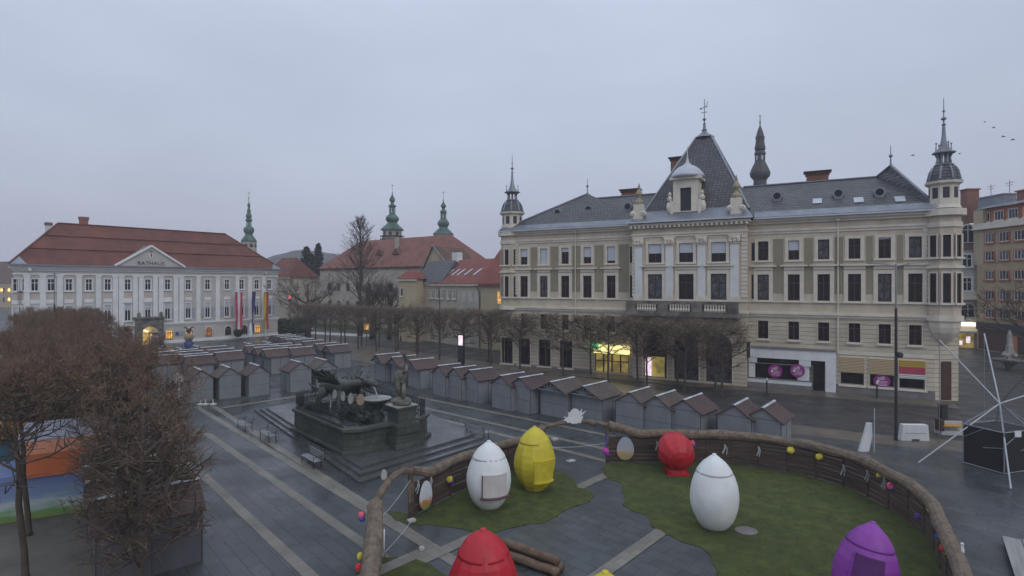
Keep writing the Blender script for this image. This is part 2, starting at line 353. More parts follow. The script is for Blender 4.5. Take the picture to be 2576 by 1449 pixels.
# ------------------------------------------------------------------ ground
def sheet(name, poly, z, m, kind='structure', cells=None):
    mb = MB(); mb.add([(p[0], p[1], z) for p in poly], [tuple(range(len(poly)))])
    return tag(mb.build(name, m), kind=kind)
sheet('ground', [(-3000,-60),(3000,-60),(3000,4000),(-3000,4000)], 0, M['asphalt'])
sheet('paving', [(-30,4),(45,4),(45,30),(27,36.5),(19.5,40.5),(-2,62),(-30,84),(-52,112),(-92,84),(-58,42)], .004, M['paving'])
sheet('pavement', [(45,30),(45,33),(25.8,40.2),(21.3,42.9),(18.5,45.5),(17.2,53.5),(2,71),(-20,92),(-50,120),(-52,112),(-30,84),(-2,62),(19.5,40.5),(27,36.5)], .008, M['tanpave'])
sheet('alley', [(-15.5,10),(-9.6,14),(-16.5,25),(-62,79),(-70,75),(-33,29)], .008, M['alley'])
SZ = [0.0]
def strip(a, b, wd=.5, z=.012, name='paving_strip'):
    a = Vector(a[:2]); b = Vector(b[:2]); n = (b-a).normalized(); n = Vector((-n.y, n.x)) * wd/2
    SZ[0] += .0012; sheet(name, [a-n, b-n, b+n, a+n], z + SZ[0], M['stripe'])
for a, b in [((-28.1,48.8),(.6,18.6)), ((-26.5,48.8),(-.5,19.7)), ((-22.6,40.4),(-3.4,20.1)), ((-18.9,32.7),(-4.2,17)),
             ((-8.6,49),(9.8,33.2)), ((-8.2,46.4),(7.2,32.6)), ((-9.2,52.9),(9.5,37.4)), ((-12,52.5),(-8,49.2))]: strip(a, b, .48)
for a, b in [((2.0,19.2),(8.9,26.8)), ((-4.6,20.6),(6.2,32.3)), ((-25.5,48.2),(-19,55)), ((-12,13.5),(-3.5,22.6))]: strip(a, b, .6, .016)
sheet('lawn', [(-44,128),(-22,112),(-16,140),(-62,190),(-72,170)], .01, M['dgrass'])
sheet('path', [(-52,122),(-30,112),(-28,116),(-52,127)], .02, M['concrete'])
hill = MB()
for i in range(64):
    for j in range(9):
        X = -420 + i * 9; k = j / 8
        h = 50*math.exp(-((X+300)/85)**2) + 9 + 4*noise.noise(Vector((i*.09, 0, 3))) + 4*noise.noise(Vector((i*.5, j*.4, 8)))
        hill.v.append((X, 620 + 40*j, h * sin(pi*.5*min(1, k*1.6)) + (2.5*noise.noise(Vector((i*1.7, j*1.3, 1))) if j else 0)))
for i in range(63):
    for j in range(8): hill.f.append((i*9+j, (i+1)*9+j, (i+1)*9+j+1, i*9+j+1)); hill.m.append(0)
tag(hill.build('hill', M['hill'], smooth=True), kind='structure')
# ------------------------------------------------------------------ windows
WC = {}
def window(par, x, z, wd, h, y=.0, frame='woodred', glass='glass', blind=0.0, surround=None, sm='ptrim', style='cross', arch=False, rz=0, hood=False, rec=.16):
    """x centre, z sill; parts: window (frame) > pane, blind, window_surround"""
    wd = round(wd, 1); h = round(h, 1)
    key = (wd, h, frame, style, arch)
    if key not in WC:
        mb = MB(); t = .08; hh = h - (wd/2 if arch else 0)
        mb.box(-wd/2, -wd/2+t, 0, .08, 0, hh); mb.box(wd/2-t, wd/2, 0, .08, 0, hh)
        mb.box(-wd/2+t, wd/2-t, 0, .08, 0, t)
        if arch:
            pts = [(-(wd/2-t/2)*cos(pi*k/10), hh + (wd/2-t/2)*sin(pi*k/10)) for k in range(11)]
            for a, b in zip(pts, pts[1:]): mb.bar((a[0], .04, a[1]), (b[0], .04, b[1]), .08, t)
            mb.box(-wd/2+t, wd/2-t, .003, .07, hh-.04, hh+.04)
        else: mb.box(-wd/2+t, wd/2-t, 0, .08, h-t, h)
        if style in ('cross', 'tee'):
            zt = h * .66 if style == 'cross' else h * .7
            mb.box(-.045, .045, .003, .075, t, h - t)
            if not arch: mb.box(-wd/2+t, -.045, .003, .075, zt-.05, zt+.05); mb.box(.045, wd/2-t, .003, .075, zt-.05, zt+.05)
        elif style == 'two': mb.box(-wd/6-.03, -wd/6+.03, .003, .075, t, h-t); mb.box(wd/6-.03, wd/6+.03, .003, .075, t, h-t)
        WC[key] = mb.mesh('window', M[frame])
    o = link('window', WC[key]); o.parent = par; o.location = (x, y + rec, z); o.rotation_euler = (0, 0, rz)
    k2 = ('p', wd, h, glass, arch)
    if k2 not in WC:
        mb = MB(); pl = [(-wd/2+.02, .02), (wd/2-.02, .02)]
        if arch: pl += [((wd/2-.02)*cos(pi*k/12), h-wd/2 + (wd/2-.02)*sin(pi*k/12)) for k in range(13)]
        else: pl += [(wd/2-.02, h-.02), (-wd/2+.02, h-.02)]
        mb.add([(p[0], .05, p[1]) for p in pl], [tuple(range(len(pl)))]); WC[k2] = mb.mesh('pane', M[glass])
    p = link('pane', WC[k2]); p.parent = o
    if blind > .02:
        k3 = ('b', wd, h, round(blind, 2))
        if k3 not in WC: WC[k3] = MB().box(-wd/2+.03, wd/2-.03, -.05, -.01, h*(1-blind), h-.02).mesh('blind', M['blind'])
        b = link('blind', WC[k3]); b.parent = o
    if surround:
        k4 = ('s', wd, h, sm, surround, hood, arch, rec)
        if k4 not in WC:
            mb = MB(); s_ = surround; y0 = -rec - .07; y1 = -rec
            if arch:
                hh = h - wd/2; r = wd/2 + s_/2
                pts = [(-r, 0), (-r, hh*.5)] + [(-r*cos(pi*k/10), hh + r*sin(pi*k/10)) for k in range(11)] + [(r, hh*.5), (r, 0)]
                for a, b in zip(pts, pts[1:]): mb.bar((a[0], (y0+y1)/2, a[1]), (b[0], (y0+y1)/2, b[1]), .07, s_)
            else:
                mb.box(-wd/2-s_, -wd/2, y0, y1, -.02, h+s_); mb.box(wd/2, wd/2+s_, y0, y1, -.02, h+s_); mb.box(-wd/2, wd/2, y0, y1, h, h+s_)
                mb.box(-wd/2-s_-.1, wd/2+s_+.1, y0-.14, y1, -.2, -.02)
                if hood:
                    mb.box(-wd/2-s_, wd/2+s_, y0-.05, y1, h+s_+.1, h+s_+.45); mb.box(-wd/2-s_-.35, wd/2+s_+.35, y0-.28, y1, h+s_+.45, h+s_+.6)
            WC[k4] = mb.mesh('window_surround', M[sm])
        q = link('window_surround', WC[k4]); q.parent = o
    return o
# ------------------------------------------------------------------ corner palace
P = Fr((-1.7, 73.2), (38.8, 51.5))
pal = thing('palace', 'long cream palace with slate roof, two corner turrets and a pyramid tower', 'palace', (P.O.x, P.O.y, 0), P.rot)
fx = P.fx
xL, xR = fx(1268), fx(2352)
rx0, rx1 = fx(1592, -1.3), fx(1878, -1.3)
RY = -1.3
ZB, ZS, ZC, ZA, ZE = 7.5, 9.1, 12.5, 16.2, 17.9     # string course, sill course, hood level, architrave, eave
# openings
upL = [fx(X) for X in (1318.5, 1368, 1421.8, 1477.8, 1537.5)]; upR = [fx(X) for X in (1919.9, 1996.8, 2072, 2149.5, 2225.5, 2302.5)]
rs = [fx(X, RY) for X in (1647.7, 1726, 1807.8)]
ops_u = []; ops_l = []
WU, HU, WP, HP, WM, HM = 1.0, 2.0, 1.1, 2.7, 1.0, 1.85
for x in upL + upR: ops_u += [(x-WU/2, x+WU/2, 13.4, 13.4+HU), (x-WP/2, x+WP/2, 9.2, 9.2+HP)]; ops_l.append((x-WM/2, x+WM/2, 5.15, 5.15+HM))
gl = [fx(X) for X in (1262+14, 1319, 1370, 1424)]
for x in gl: ops_l.append((x-.85, x+.85, .4, 3.8))
sx0, sx1 = fx(1497), fx(1582); ops_l.append((sx0, sx1, .25, 2.45))
gr = [fx(X) for X in (2143.7, 2218.4, 2293.9)]
for x in gr: ops_l.append((x-1.0, x+1.0, .95, 3.65))
ops_l.append((fx(1892), fx(2072), .35, 3.0))
lw = MB().wall(xL, xR, 0, ZB, ops_l); lw.quad((xR,0,0),(xR,13,0),(xR,13,ZB),(xR,0,ZB)); lw.quad((xL,0,0),(xL,13,0),(xL,13,ZB),(xL,0,ZB))
lw.build('lower_wall', M['rustic'], pal)
uw = MB().wall(xL, xR, ZB, ZE-.6, ops_u); uw.quad((xR,0,ZB),(xR,13,ZB),(xR,13,ZE),(xR,0,ZE)); uw.quad((xL,0,ZB),(xL,13,ZB),(xL,13,ZE),(xL,0,ZE)); uw.quad((xL,13,0),(xR,13,0),(xR,13,ZE),(xL,13,ZE))
uw.build('upper_wall', M['plaster'], pal)
# projecting middle bay
ops_r = []; ops_rl = []
for x in rs: ops_r += [(x-.75, x+.75, 13.3, 15.4), (x-.8, x+.8, 9.2, 12.0)]; ops_rl.append((x-1.3, x+1.3, .3, 5.6))
rl = MB().wall(rx0, rx1, 0, ZB, ops_rl, RY, .35)
for x in (rx0, rx1): rl.quad((x,RY,0),(x,0,0),(x,0,ZB),(x,RY,ZB))
rl.build('middle_bay_lower_wall', M['rustic'], pal)
ru = MB().wall(rx0, rx1, ZB, ZE+.1, ops_r, RY)
for x in (rx0, rx1): ru.quad((x,RY,ZB),(x,.02,ZB),(x,.02,ZE),(x,RY,ZE))
ru.build('middle_bay_wall', M['plaster'], pal)
# mouldings
def run(mb, z0, z1, pr, x0=xL, x1=xR, y=0.0): mb.box(x0, x1, y-pr, y+.02, z0, z1)
cor = MB()
for (z0, z1, pr) in [(7.5,7.75,.12),(7.75,8.0,.28),(8.97,9.1,.1),(16.15,16.4,.1),(16.4,16.62,.2),(17.2,17.45,.25),(17.45,17.7,.5)]:
    run(cor, z0, z1, pr, xL, rx0); run(cor, z0, z1, pr, rx1, xR); cor.box(rx0-pr*.8, rx1+pr*.8, RY-pr-.003, .01, z0+.02, z1+.02)
n = 26
for i in range(n):
    x = rx0 - .3 + (rx1 - rx0 + .6) * (i + .5) / n; cor.box(x-.1, x+.1, RY-.62, RY-.26, 17.2, 17.46)
cor.build('cornice', M['ptrim'], pal)
gt = MB(); gt.box(xL-.5, rx0-.6, -.85, -.45, 17.7, 17.86); gt.box(rx1+.6, xR, -.85, -.45, 17.7, 17.86); gt.box(rx0-.65, rx1+.65, RY-.9, RY-.5, 17.78, 17.93)
gt.build('gutter', M['gutter'], pal)
for X in (1548/2571*0+1241+.287*722, 1838.1+.287*940):
    x = fx(X); d = MB(); d.tube([(x,-.5,17.7),(x,-.14,17.1),(x,-.14,4)], .07, 6); d.box(x-.16,x+.16,-.45,-.12,17.2,17.55); d.build('downpipe', M['ptrim'], pal)
for X in (1248+.287*0,): pass
band = MB(); band.box(fx(2104), xR, -.06, .01, 3.9, 4.3); band.build('name_band', M['ptrim'], pal)
MB().box(xL, sx0-.4, -.12, .01, 0, .38).build('plinth', M['plinth'], pal); MB().box(fx(2105), xR, -.12, .01, 0, .92).build('plinth', M['plinth'], pal)
# olive brick panels between the windows
def panels(xs, ends, y=0.0):
    for a, b in zip([ends[0]] + xs, xs + [ends[1]]):
        lo = a + (.9 if a in xs else 0); hi = b - (.9 if b in xs else 0)
        if hi - lo > .45:
            for z0, z1 in ((9.9, 15.6),):
                MB().box(lo+.05, hi-.05, y-.015, y+.005, z0, z1).build('brick_panel', M['olive'], pal)
panels(upL, (fx(1300), fx(1583))); panels(upR, (fx(1893)+.3, fx(2322)))
blL = [.5, 1.0, .25, .6, .85]; blR = [0, .5, 0, 0, .08, 0]
for i, x in enumerate(upL + upR):
    bl = (blL + blR)[i]
    window(pal, x, 13.4, WU, HU, 0, blind=bl, surround=.3, glass=('glass', 'glass2', 'glass')[i % 3] if i > 4 else 'glass')
    window(pal, x, 9.2, WP, HP, 0, surround=.36, hood=True, glass=('glass', 'glass2', 'glass', 'glass')[i % 4])
    window(pal, x, 5.15, WM, HM, 0, surround=.06, glass='glass', style='tee')
for i, x in enumerate(rs):
    window(pal, x, 13.3, 1.5, 2.1, RY, blind=(.5, .5, .56)[i], surround=.3)
    window(pal, x, 9.2, 1.6, 2.8, RY, surround=.38, hood=True, glass=('glass2', 'glass', 'glass2')[i])
    window(pal, x, .3, 2.6, 5.3, RY, frame='woodred', arch=True, style='two', surround=.2, rec=.25, glass='glass2')
for x in gl: window(pal, x, .4, 1.7, 3.4, 0, style='tee', surround=.1)
# narrow windows in the return beside the middle bay
for x in (rx1 + .55, rx0 - .55):
    MB().box(x-.16, x+.16, -.03, .006, 9.3, 11.9).build('return_window', M['glass'], pal); MB().box(x-.16, x+.16, -.03, .006, 13.4, 15.3).build('return_window', M['glass'], pal)
# pilasters with capitals
for X in (1607, 1684.4, 1764.8, 1848):
    x = fx(X, RY); mb = MB(); mb.mi = 0; mb.box(x-.42, x+.42, RY-.16, RY+.01, 9.6, 15.2); p_ = mb.build('pilaster', M['pil'], pal)
    c = MB(); c.box(x-.6, x+.6, RY-.22, RY, 9.0, 9.6); c.box(x-.5, x+.5, RY-.26, RY, 15.2, 15.35); c.box(x-.62, x+.62, RY-.3, RY, 15.95, 16.14)
    for k in range(3):
        for q in range(2): c.blob((x-.38+.38*k, RY-.25, 15.5+.27*q), .24, 1, .3, k+q)
    cc = c.build('capital', M['ptrim'], p_)
qs = MB()
for k in range(16):
    z = 9.5 + k*.42
    qs.box(rx1-.5, rx1+.06, RY-.07, RY+.6, z, z+.34)
    qs.box(rx0-.06, rx0+.3, RY-.07, RY+.4, z, z+.34)
    qs.box(fx(2322), fx(2338), -.08, .01, z, z+.34)
    qs.box(fx(1296), fx(1303), -.08, .01, z, z+.34)
qs.build('quoin', M['ptrim'], pal)
# balcony
bal = MB(); bx0, bx1 = rx0-.4, fx(1858, RY-1.2)
bal.box(bx0-.2, bx1+.2, RY-1.6, RY, 7.35, 7.75); bal.box(bx0, bx1, RY-1.3, RY, 7.05, 7.35)
br = bal.build('balcony', M['darkstone'], pal)
rb = MB(); rb.mi = 1; rb.box(bx0, bx1, RY-1.5, RY-1.15, 8.75, 8.98); rb.box(bx0, bx1, RY-1.5, RY-1.15, 7.76, 7.9)
npil = 4
for k in range(npil):
    x = bx0 + (bx1-bx0-1.1) * k / (npil-1); rb.box(x, x+1.1, RY-1.52, RY-1.13, 7.9, 8.75)
for k in range(34):
    x = bx0 + 1.2 + (bx1-bx0-2.4) * (k+.5) / 34
    if any(abs(x - (bx0 + (bx1-bx0-1.1)*q/(npil-1) + .55)) < .62 for q in range(npil)): continue
    rb.mi = 0; rb.lathe([(.08,7.9),(.15,8.1),(.07,8.35),(.12,8.6),(.08,8.75)], 6, (x, RY-1.32))
rb.build('balustrade', [M['ptrim'], M['darkstone']], br); MB().box(bx0+.1, bx1-.1, RY-.9, RY-.85, 7.76, 8.7).build('balcony_shade_panel', M['plinth'], br)  # added grey slab stands in for the shade behind the balusters
# entablature roof skirt, pyramid tower
def roofquad(mb, pts): mb.add(pts, [tuple(range(len(pts)))])
RH, RD = 4.1, 6.3
ridgeZ = 22.3
slope = MB()
hx, hz = fx(2240, 5.2), 23.2
lx, lz = fx(1479, 5.6), 22.9
tx0, tx1 = rx0 + .6, rx1 - .2
ye = -.75
# right wing front slope, small hip peak and end hip
roofquad(slope, [(rx1-1, ye, 17.9), (xR+.2, ye, 17.9), (hx, 5.0, hz), (fx(2205, 6), 6.2, ridgeZ), (rx1-3, 6.2, ridgeZ)])
roofquad(slope, [(xR+.2, ye, 17.9), (xR+1.0, 8, 17.9), (hx, 5.0, hz)])
roofquad(slope, [(xR+1.0, 8, 17.9), (xR+1, 13.4, 17.9), (rx1-3, 13.4, 17.9), (rx1-3, 6.2, ridgeZ), (fx(2205, 6), 6.2, ridgeZ), (hx, 5.0, hz)])
# left wing
roofquad(slope, [(xL-.3, ye, 17.9), (rx0+2, ye, 17.9), (rx0+3, 6.2, ridgeZ), (fx(1494, 6), 6.2, ridgeZ), (lx, 5.4, lz)])
roofquad(slope, [(xL-.3, ye, 17.9), (lx, 5.4, lz), (xL-.3, 13.4, 17.9)])
roofquad(slope, [(xL-.3, 13.4, 17.9), (lx, 5.4, lz), (fx(1494, 6), 6.2, ridgeZ), (rx0+3, 6.2, ridgeZ), (rx0+3, 13.4, 17.9)])
roof = slope.build('roof', M['slate'], pal)
pyr = MB(); ty0, ty1, tz0, tz1 = RY+.9, RY+14.5, 19.0, 28.6
tcx, tcy = fx(1772, 5.6), 5.6
q = [(tx0+.3, ty0), (tx1+.35, ty0), (tx1+.35, ty1), (tx0+.3, ty1)]; t_ = [(tcx-.85, tcy-.6), (tcx+.85, tcy-.6), (tcx+.85, tcy+.6), (tcx-.85, tcy+.6)]
for i in range(4):
    j = (i+1) % 4; roofquad(pyr, [(*q[i], tz0), (*q[j], tz0), (*t_[j], tz1), (*t_[i], tz1)])
py = pyr.build('tower_roof', M['slate'], pal)
rib = MB()
for i in range(4): rib.bar((*q[i], tz0), (*t_[i], tz1), .28, .1)
rib.build('hip_flashing', M['zinc'], py)
fin = MB(); fin.lathe([(1.2,28.5),(.85,28.8),(.4,29.1),(.24,29.35),(.36,29.45),(.18,29.55),(.14,30.1),(.2,30.2),(.09,30.3),(.07,30.55),(.24,30.75),(.05,30.95),(.045,33.2)], 8, (tcx, tcy))
fin.bar((tcx-.4,tcy,32.1),(tcx+.4,tcy,32.3),.07); fin.bar((tcx-.35,tcy,31.6),(tcx+.35,tcy,31.6),.07); fin.blob((tcx-.4,tcy,32.1),.14,1); fin.bar((tcx+.1,tcy,32.2),(tcx+.4,tcy,32.9),.06)
fin.build('finial', M['zinc'], py)
sk = MB()
sk.add([(rx0-.7,RY-.9,17.93),(rx1+.7,RY-.9,17.93),(tx1,ty0+.1,19.25),(tx0,ty0+.1,19.25)], [(0,1,2,3)])
sk.add([(rx1+.7,RY-.9,17.93),(rx1+.7,5,17.93),(tx1,5,19.25),(tx1,ty0+.1,19.25)], [(0,1,2,3)])
sk.add([(rx0-.7,RY-.9,17.93),(tx0,ty0+.1,19.25),(tx0,5,19.25),(rx0-.7,5,17.93)], [(0,1,2,3)])
sk.build('zinc_skirt', M['zinc'], pal)
for a, b in ((xL-.3, rx0-.6), (rx1+.7, xR+.2)):
    MB().add([(a,ye-.02,17.9),(b,ye-.02,17.9),(b,ye+.78,18.56),(a,ye+.78,18.56)], [(0,1,2,3)]).build('zinc_eave', M['zinc'], pal)
for a, b in (((rx1-1, 6.2, ridgeZ+.05), (fx(2205,6), 6.2, ridgeZ+.05)), ((rx0+3, 6.2, ridgeZ+.05), (fx(1494,6), 6.2, ridgeZ+.05)), ((fx(2205,6),6.2,ridgeZ),(hx,5.0,hz)), ((xR+.2,ye,17.95),(hx,5.0,hz+.03)), ((xL-.3,ye,17.95),(lx,5.4,lz+.03)), ((fx(1494,6),6.2,ridgeZ),(lx,5.4,lz))):
    MB().bar(a, b, .26, .12).build('ridge_flashing', M['zinc'], pal)
for (x, y, z) in ((hx, 5.0, hz), (lx, 5.4, lz)):
    MB().lathe([(.2,z-.1),(.08,z+.2),(.06,z+.8),(.18,z+.95),(.18,z+1.05),(.04,z+1.2),(.03,z+2.1)], 6, (x, y)).build('finial', M['zinc'], pal)
# stone dormer in the tower roof
dx = fx(1722, RY-.2); dm = MB(); dy0 = RY+.35
dm.wall(dx-1.35, dx+1.35, 18.9, 22.5, [(dx-.6, dx+.6, 19.0, 21.6)], dy0, .4)
dm.box(dx-1.35, dx-1.05, dy0+.003, dy0+3, 18.9, 22.5); dm.box(dx+1.05, dx+1.35, dy0+.003, dy0+3, 18.9, 22.5); dm.box(dx-1.7, dx+1.7, dy0-.3, dy0+2.6, 22.5, 22.8)
for s_ in (-1, 1):
    dm.box(dx+s_*1.5-.16, dx+s_*1.5+.16, dy0-.1, dy0+.5, 18.7, 20.2); dm.lathe([(.22,20.2),(.32,20.5),(.12,20.75),(.22,21.0),(.02,21.3)], 8, (dx+s_*1.75, dy0+.2)); dm.blob((dx+s_*1.75, dy0+.2, 19.5), .55, 2, .25, 3, (.7, .6, 1.2))
dd = dm.build('dormer', M['ptrim'], pal)
MB().box(dx-.6, dx+.6, dy0+.38, dy0+.39, 19.0, 21.6).build('dormer_opening', M['ink'], dd)
dc = MB(); dc.lathe([(1.95,22.8),(1.75,23.2),(1.35,23.75),(.9,24.1),(.45,24.3),(.2,24.6),(.06,25.2),(.03,26.4)], 16, (dx, dy0+1.1)); dc.build('dormer_cap', M['gutter'], dd, smooth=True)
for X in (1607, 1852):
    x = fx(X, RY); g = MB(); g.box(x-.55, x+.55, RY-.35, RY+.55, 18.2, 20.0); g.blob((x-.6, RY-.2, 18.9), .4, 1, .3, 2); g.blob((x+.6, RY-.2, 18.9), .4, 1, .3, 5)
    g.mi = 1; g.lathe([(.5,20.0),(.55,20.3),(.25,20.6),(.18,20.8),(.42,21.2),(.3,21.5),(.12,21.8),(.16,22.0),(.02,22.5)], 8, (x, RY+.1))
    g.build('roof_urn', [M['ptrim'], M['gold']], pal)
# ox-eye dormers and roof lights
def onslope(X, Y):   # point on the front slope of the wings
    best = None
    for k in range(0, 70):
        yo = ye + k*.1; z = P.fz(X, Y, yo); zr = 17.9 + (yo - ye) / (6.2 - ye) * (ridgeZ - 17.9)
        if best is None or abs(z - zr) < best[0]: best = (abs(z-zr), yo, zr)
    return fx(X, best[1]), best[1], best[2]
for X, Y in ((1407.5, 537), (1484, 530), (1583, 523), (1955, 497), (2108, 491), (2211, 488)):
    x, y, z = onslope(X, Y); m_ = MB()
    m_.tube([(x, y-.75, z+.1), (x, y+1.0, z+.1)], .52, 14); m_.box(x-.36, x+.36, y-.72, y+.5, z-.75, z)
    m_.lathe([(.5,z-.75),(.5,z-.6)], 8, (x, y-.35), sx=.9, sy=.6)
    o_ = m_.build('oxeye_dormer', M['zinc'], pal)
    MB().tube([(x, y-.78, z+.1), (x, y-.752, z+.1)], .36, 14).build('pane', M['glass'], o_)
for X, Y in ((1372, 551), (1445, 546), (1522, 540), (2056, 507), (2160, 505), (2264, 502)):
    x, y, z = onslope(X, Y); sl_ = (ridgeZ-17.9)/(6.2-ye); m_ = MB()
    a = .42; m_.add([(x-a,y-.5,z-.5*sl_+.1),(x+a,y-.5,z-.5*sl_+.1),(x+a,y+.5,z+.5*sl_+.1),(x-a,y+.5,z+.5*sl_+.1)], [(0,1,2,3)]); m_.build('skylight', M['gutter'], pal)
for X, yo, z0, z1, wd in ((1586, 8, 22, 23.3, 2.2), (1705, 9, 24, 27.1, 1.6), (2056, 8, 22, 23.6, 2.2)):
    x = fx(X, yo); c = MB(); c.box(x-wd/2, x+wd/2, yo-.5, yo+.5, z0, z1); c.mi = 1; c.box(x-wd/2-.3, x+wd/2+.3, yo-.75, yo+.75, z1, z1+.14); c.box(x-wd/2-.12, x+wd/2+.12, yo-.6, yo+.6, z1-.3, z1-.02)
    c.build('chimney', [M['brickch'], M['woodred']], pal)
# corner turrets: bay below, lantern drum, bell roof, open lantern, needle
def turret(x, y, R, side, zc=ZB, tall=1.0, lean=0):
    KZ = [(0,0),(18,17.9),(21,20.4),(23.4,21.9),(25.4,23.1),(31.2,26.3),(34.4,28.2)]
    def zm(z):
        for (a,b),(c,d) in zip(KZ, KZ[1:]):
            if z <= c: return b + (z-a)/(c-a)*(d-b)
        return 28.2
    def LZ(pr): return [(r, zm(z)) for r, z in pr]
    n = 8; a0 = pi/8
    b = MB(); b.lathe([(R,zc),(R,ZE-.5)], n, (x, y), a0); t = b.build('turret', M['plaster'], pal)
    for z0, z1, pr in [(7.5,8.0,.25),(8.97,9.1,.12),(12.35,12.6,.3),(16.15,16.6,.16),(17.2,17.8,.5)]:
        c = MB(); c.lathe([(R+pr*.8,z0),(R+pr*.8,z1)], n, (x, y), a0); c.build('turret_moulding', M['ptrim'], t)
    c = MB(); c.lathe(LZ([(R+.05,18.0),(R*.92,18.4),(R*.9,18.9),(R*.9,20.5),(R*.98,20.6),(R*1.12,20.75),(R*1.14,21.0)]), n, (x, y), a0); c.build('lantern_drum', M['ptrim'], t)
    if side:
        cb = MB(); cb.lathe([(R,7.5),(R*.97,6.9),(R*.85,6.4),(R*.6,5.9),(R*.25,5.4),(.05,5.2)], n, (x, y), a0); cb.build('corbel', M['ptrim'], t)
    ap = R * cos(pi/8)
    for k in range(8):
        ang = -pi/2 + k*pi/4
        if sin(ang) > .3: continue
        nx, ny = cos(ang), sin(ang); rot = ang + pi/2
        for z0, hh in ((9.2, 2.7), (13.4, 2.0)):
            o = window(t, x + nx*(ap+.1), z0, .6, hh, 0, surround=.12, style='none', rz=rot, rec=0); o.location.y = y + ny*(ap+.1)
        m_ = MB(); wx = R*.9*cos(pi/8)
        m_.add([(x+nx*(wx+.01)-ny*.25*s1, y+ny*(wx+.01)+nx*.25*s1, zm(z)) for s1, z in ((-1,19.1),(1,19.1),(1,20.3),(-1,20.3))], [(0,1,2,3)]); m_.build('drum_opening', M['ink'], t)
    rf = MB(); rr = R
    rf.lathe(LZ([(rr*1.14,21.0),(rr*.95,21.25),(rr*.88,21.9),(rr*.8,22.6),(rr*.62,23.25),(rr*.55,23.4)]), n, (x, y), a0); rfo = rf.build('turret_roof', M['slate'], t)
    rb_ = MB()
    for k in range(8):
        a = a0 + k*pi/4; pr = [(rr*.97,21.25),(rr*.9,21.9),(rr*.82,22.6),(rr*.64,23.25)]
        rb_.tube([(x+r*cos(a), y+r*sin(a), zm(z)) for r, z in pr], .09, 5)
    rb_.lathe(LZ([(rr*.6,23.35),(rr*.64,23.5),(rr*.55,23.65),(rr*.42,23.8)]), n, (x, y), a0)
    for k in range(8):
        a = a0 + k*pi/4; rb_.tube([(x+rr*.42*cos(a), y+rr*.42*sin(a), zm(23.8)), (x+rr*.36*cos(a), y+rr*.36*sin(a), zm(24.6)), (x+rr*.46*cos(a), y+rr*.46*sin(a), zm(25.3))], [.1,.08,.11], 5)
        if k % 2 == 0: rb_.tube([(x+rr*.52*cos(a), y+rr*.52*sin(a), zm(25.4)), (x+rr*.5*cos(a), y+rr*.5*sin(a), zm(27.0))], [.08,.03], 5); rb_.blob((x+rr*.5*cos(a), y+rr*.5*sin(a), zm(27.0)), .1, 1)
    rb_.lathe(LZ([(rr*.5,25.2),(rr*.72,25.35),(rr*.72,25.5),(rr*.45,25.8),(rr*.27,26.5),(rr*.17,27.5),(rr*.12,28.6),(.13,29.8),(.1,30.0),(.19,30.2),(.08,30.4),(.07,30.9),(.22,31.1),(.22,31.3),(.05,31.5),(.05,32.2),(.13,32.4),(.04,32.6),(.03,34.4)]), 8, (x, y), a0)
    rb_.build('turret_spire', M['zinc'], t, smooth=False)
    return t
turret(fx(1289, 1.0), .95, 1.5, False)
trx = fx(2374, .3); turret(trx, .3, 1.3, True)
# corner under the bay: splayed ground floor with door
cw = MB(); cw.add([(xR,0,0),(trx+1.2,.9,0),(trx+1.2,.9,ZB),(xR,0,ZB)], [(0,1,2,3)]); cw.add([(trx+1.2,.9,0),(trx+1.4,13,0),(trx+1.4,13,ZE),(trx+1.2,.9,ZE)], [(0,1,2,3)]); cw.build('corner_wall', M['rustic'], pal)
dn = (trx+1.2-xR); MB().add([(xR+.25*dn,.9*.25-.03,.1),(xR+.7*dn,.9*.7-.03,.1),(xR+.7*dn,.9*.7-.03,3.7),(xR+.25*dn,.9*.25-.03,3.7)], [(0,1,2,3)]).build('corner_door', M['woodred'], pal)
# shop fronts
sh = MB(); a, b = fx(1884), fx(2102)
sh.box(a, b, -.5, .01, 3.15, 4.15); sh.box(fx(2076), b, -.48, .01, 0, 3.15); sh.box(a, fx(1905), -.45, .01, 2.6, 3.15); sh.box(fx(2010), fx(2040), -.45, .3, 2.5, 3.15)
sh.box(a-.5, fx(2042), -.5, .01, .55, .95)
sf = sh.build('shopfront', M['gwhite'], pal)
sh = MB(); sh.box(fx(1895), fx(2010), -.12, -.1, .95, 2.6); sh.box(fx(2046), fx(2074), -.12, -.1, 0, 3.1); sh.box(fx(1895), fx(2046), -.14, -.12, 2.6, 3.15); sh.build('display_window', M['glass'], sf)
MB().box(a, fx(1900), -.3, -.1, .95, 2.55).build('white_panel', M['eggw'], sf); MB().box(fx(2006), fx(2036), -.3, -.1, .95, 2.5).build('white_panel', M['eggw'], sf)
sh = MB(); sh.box(a-.5, fx(2044), -.56, -.501, .95, 1.07); sh.box(a-.4, fx(2042), -.5, 0, 0, .55); sh.box(a, fx(2046), -.36, -.3, 2.52, 2.6); sh.box(a-.3, b, -.62, .0, 4.15, 4.3); sh.build('dark_ledge', M['plinth'], sf)
def text(s_, size, m_, loc, parent, rot=(pi/2, 0, 0), name='lettering', ext=.01, shear=0):
    cu = bpy.data.curves.new(name, 'FONT'); cu.body = s_; cu.size = size; cu.align_x = 'CENTER'; cu.align_y = 'CENTER'; cu.extrude = ext; cu.shear = shear; cu.resolution_u = 2
    cu.materials.append(m_); o = link(name, cu); o.location = loc; o.rotation_euler = rot
    dg = bpy.context.evaluated_depsgraph_get(); me = bpy.data.meshes.new_from_object(o.evaluated_get(dg)); bpy.data.objects.remove(o)
    o = link(name, me); o.location = loc; o.rotation_euler = rot
    if parent: o.parent = parent
    return o
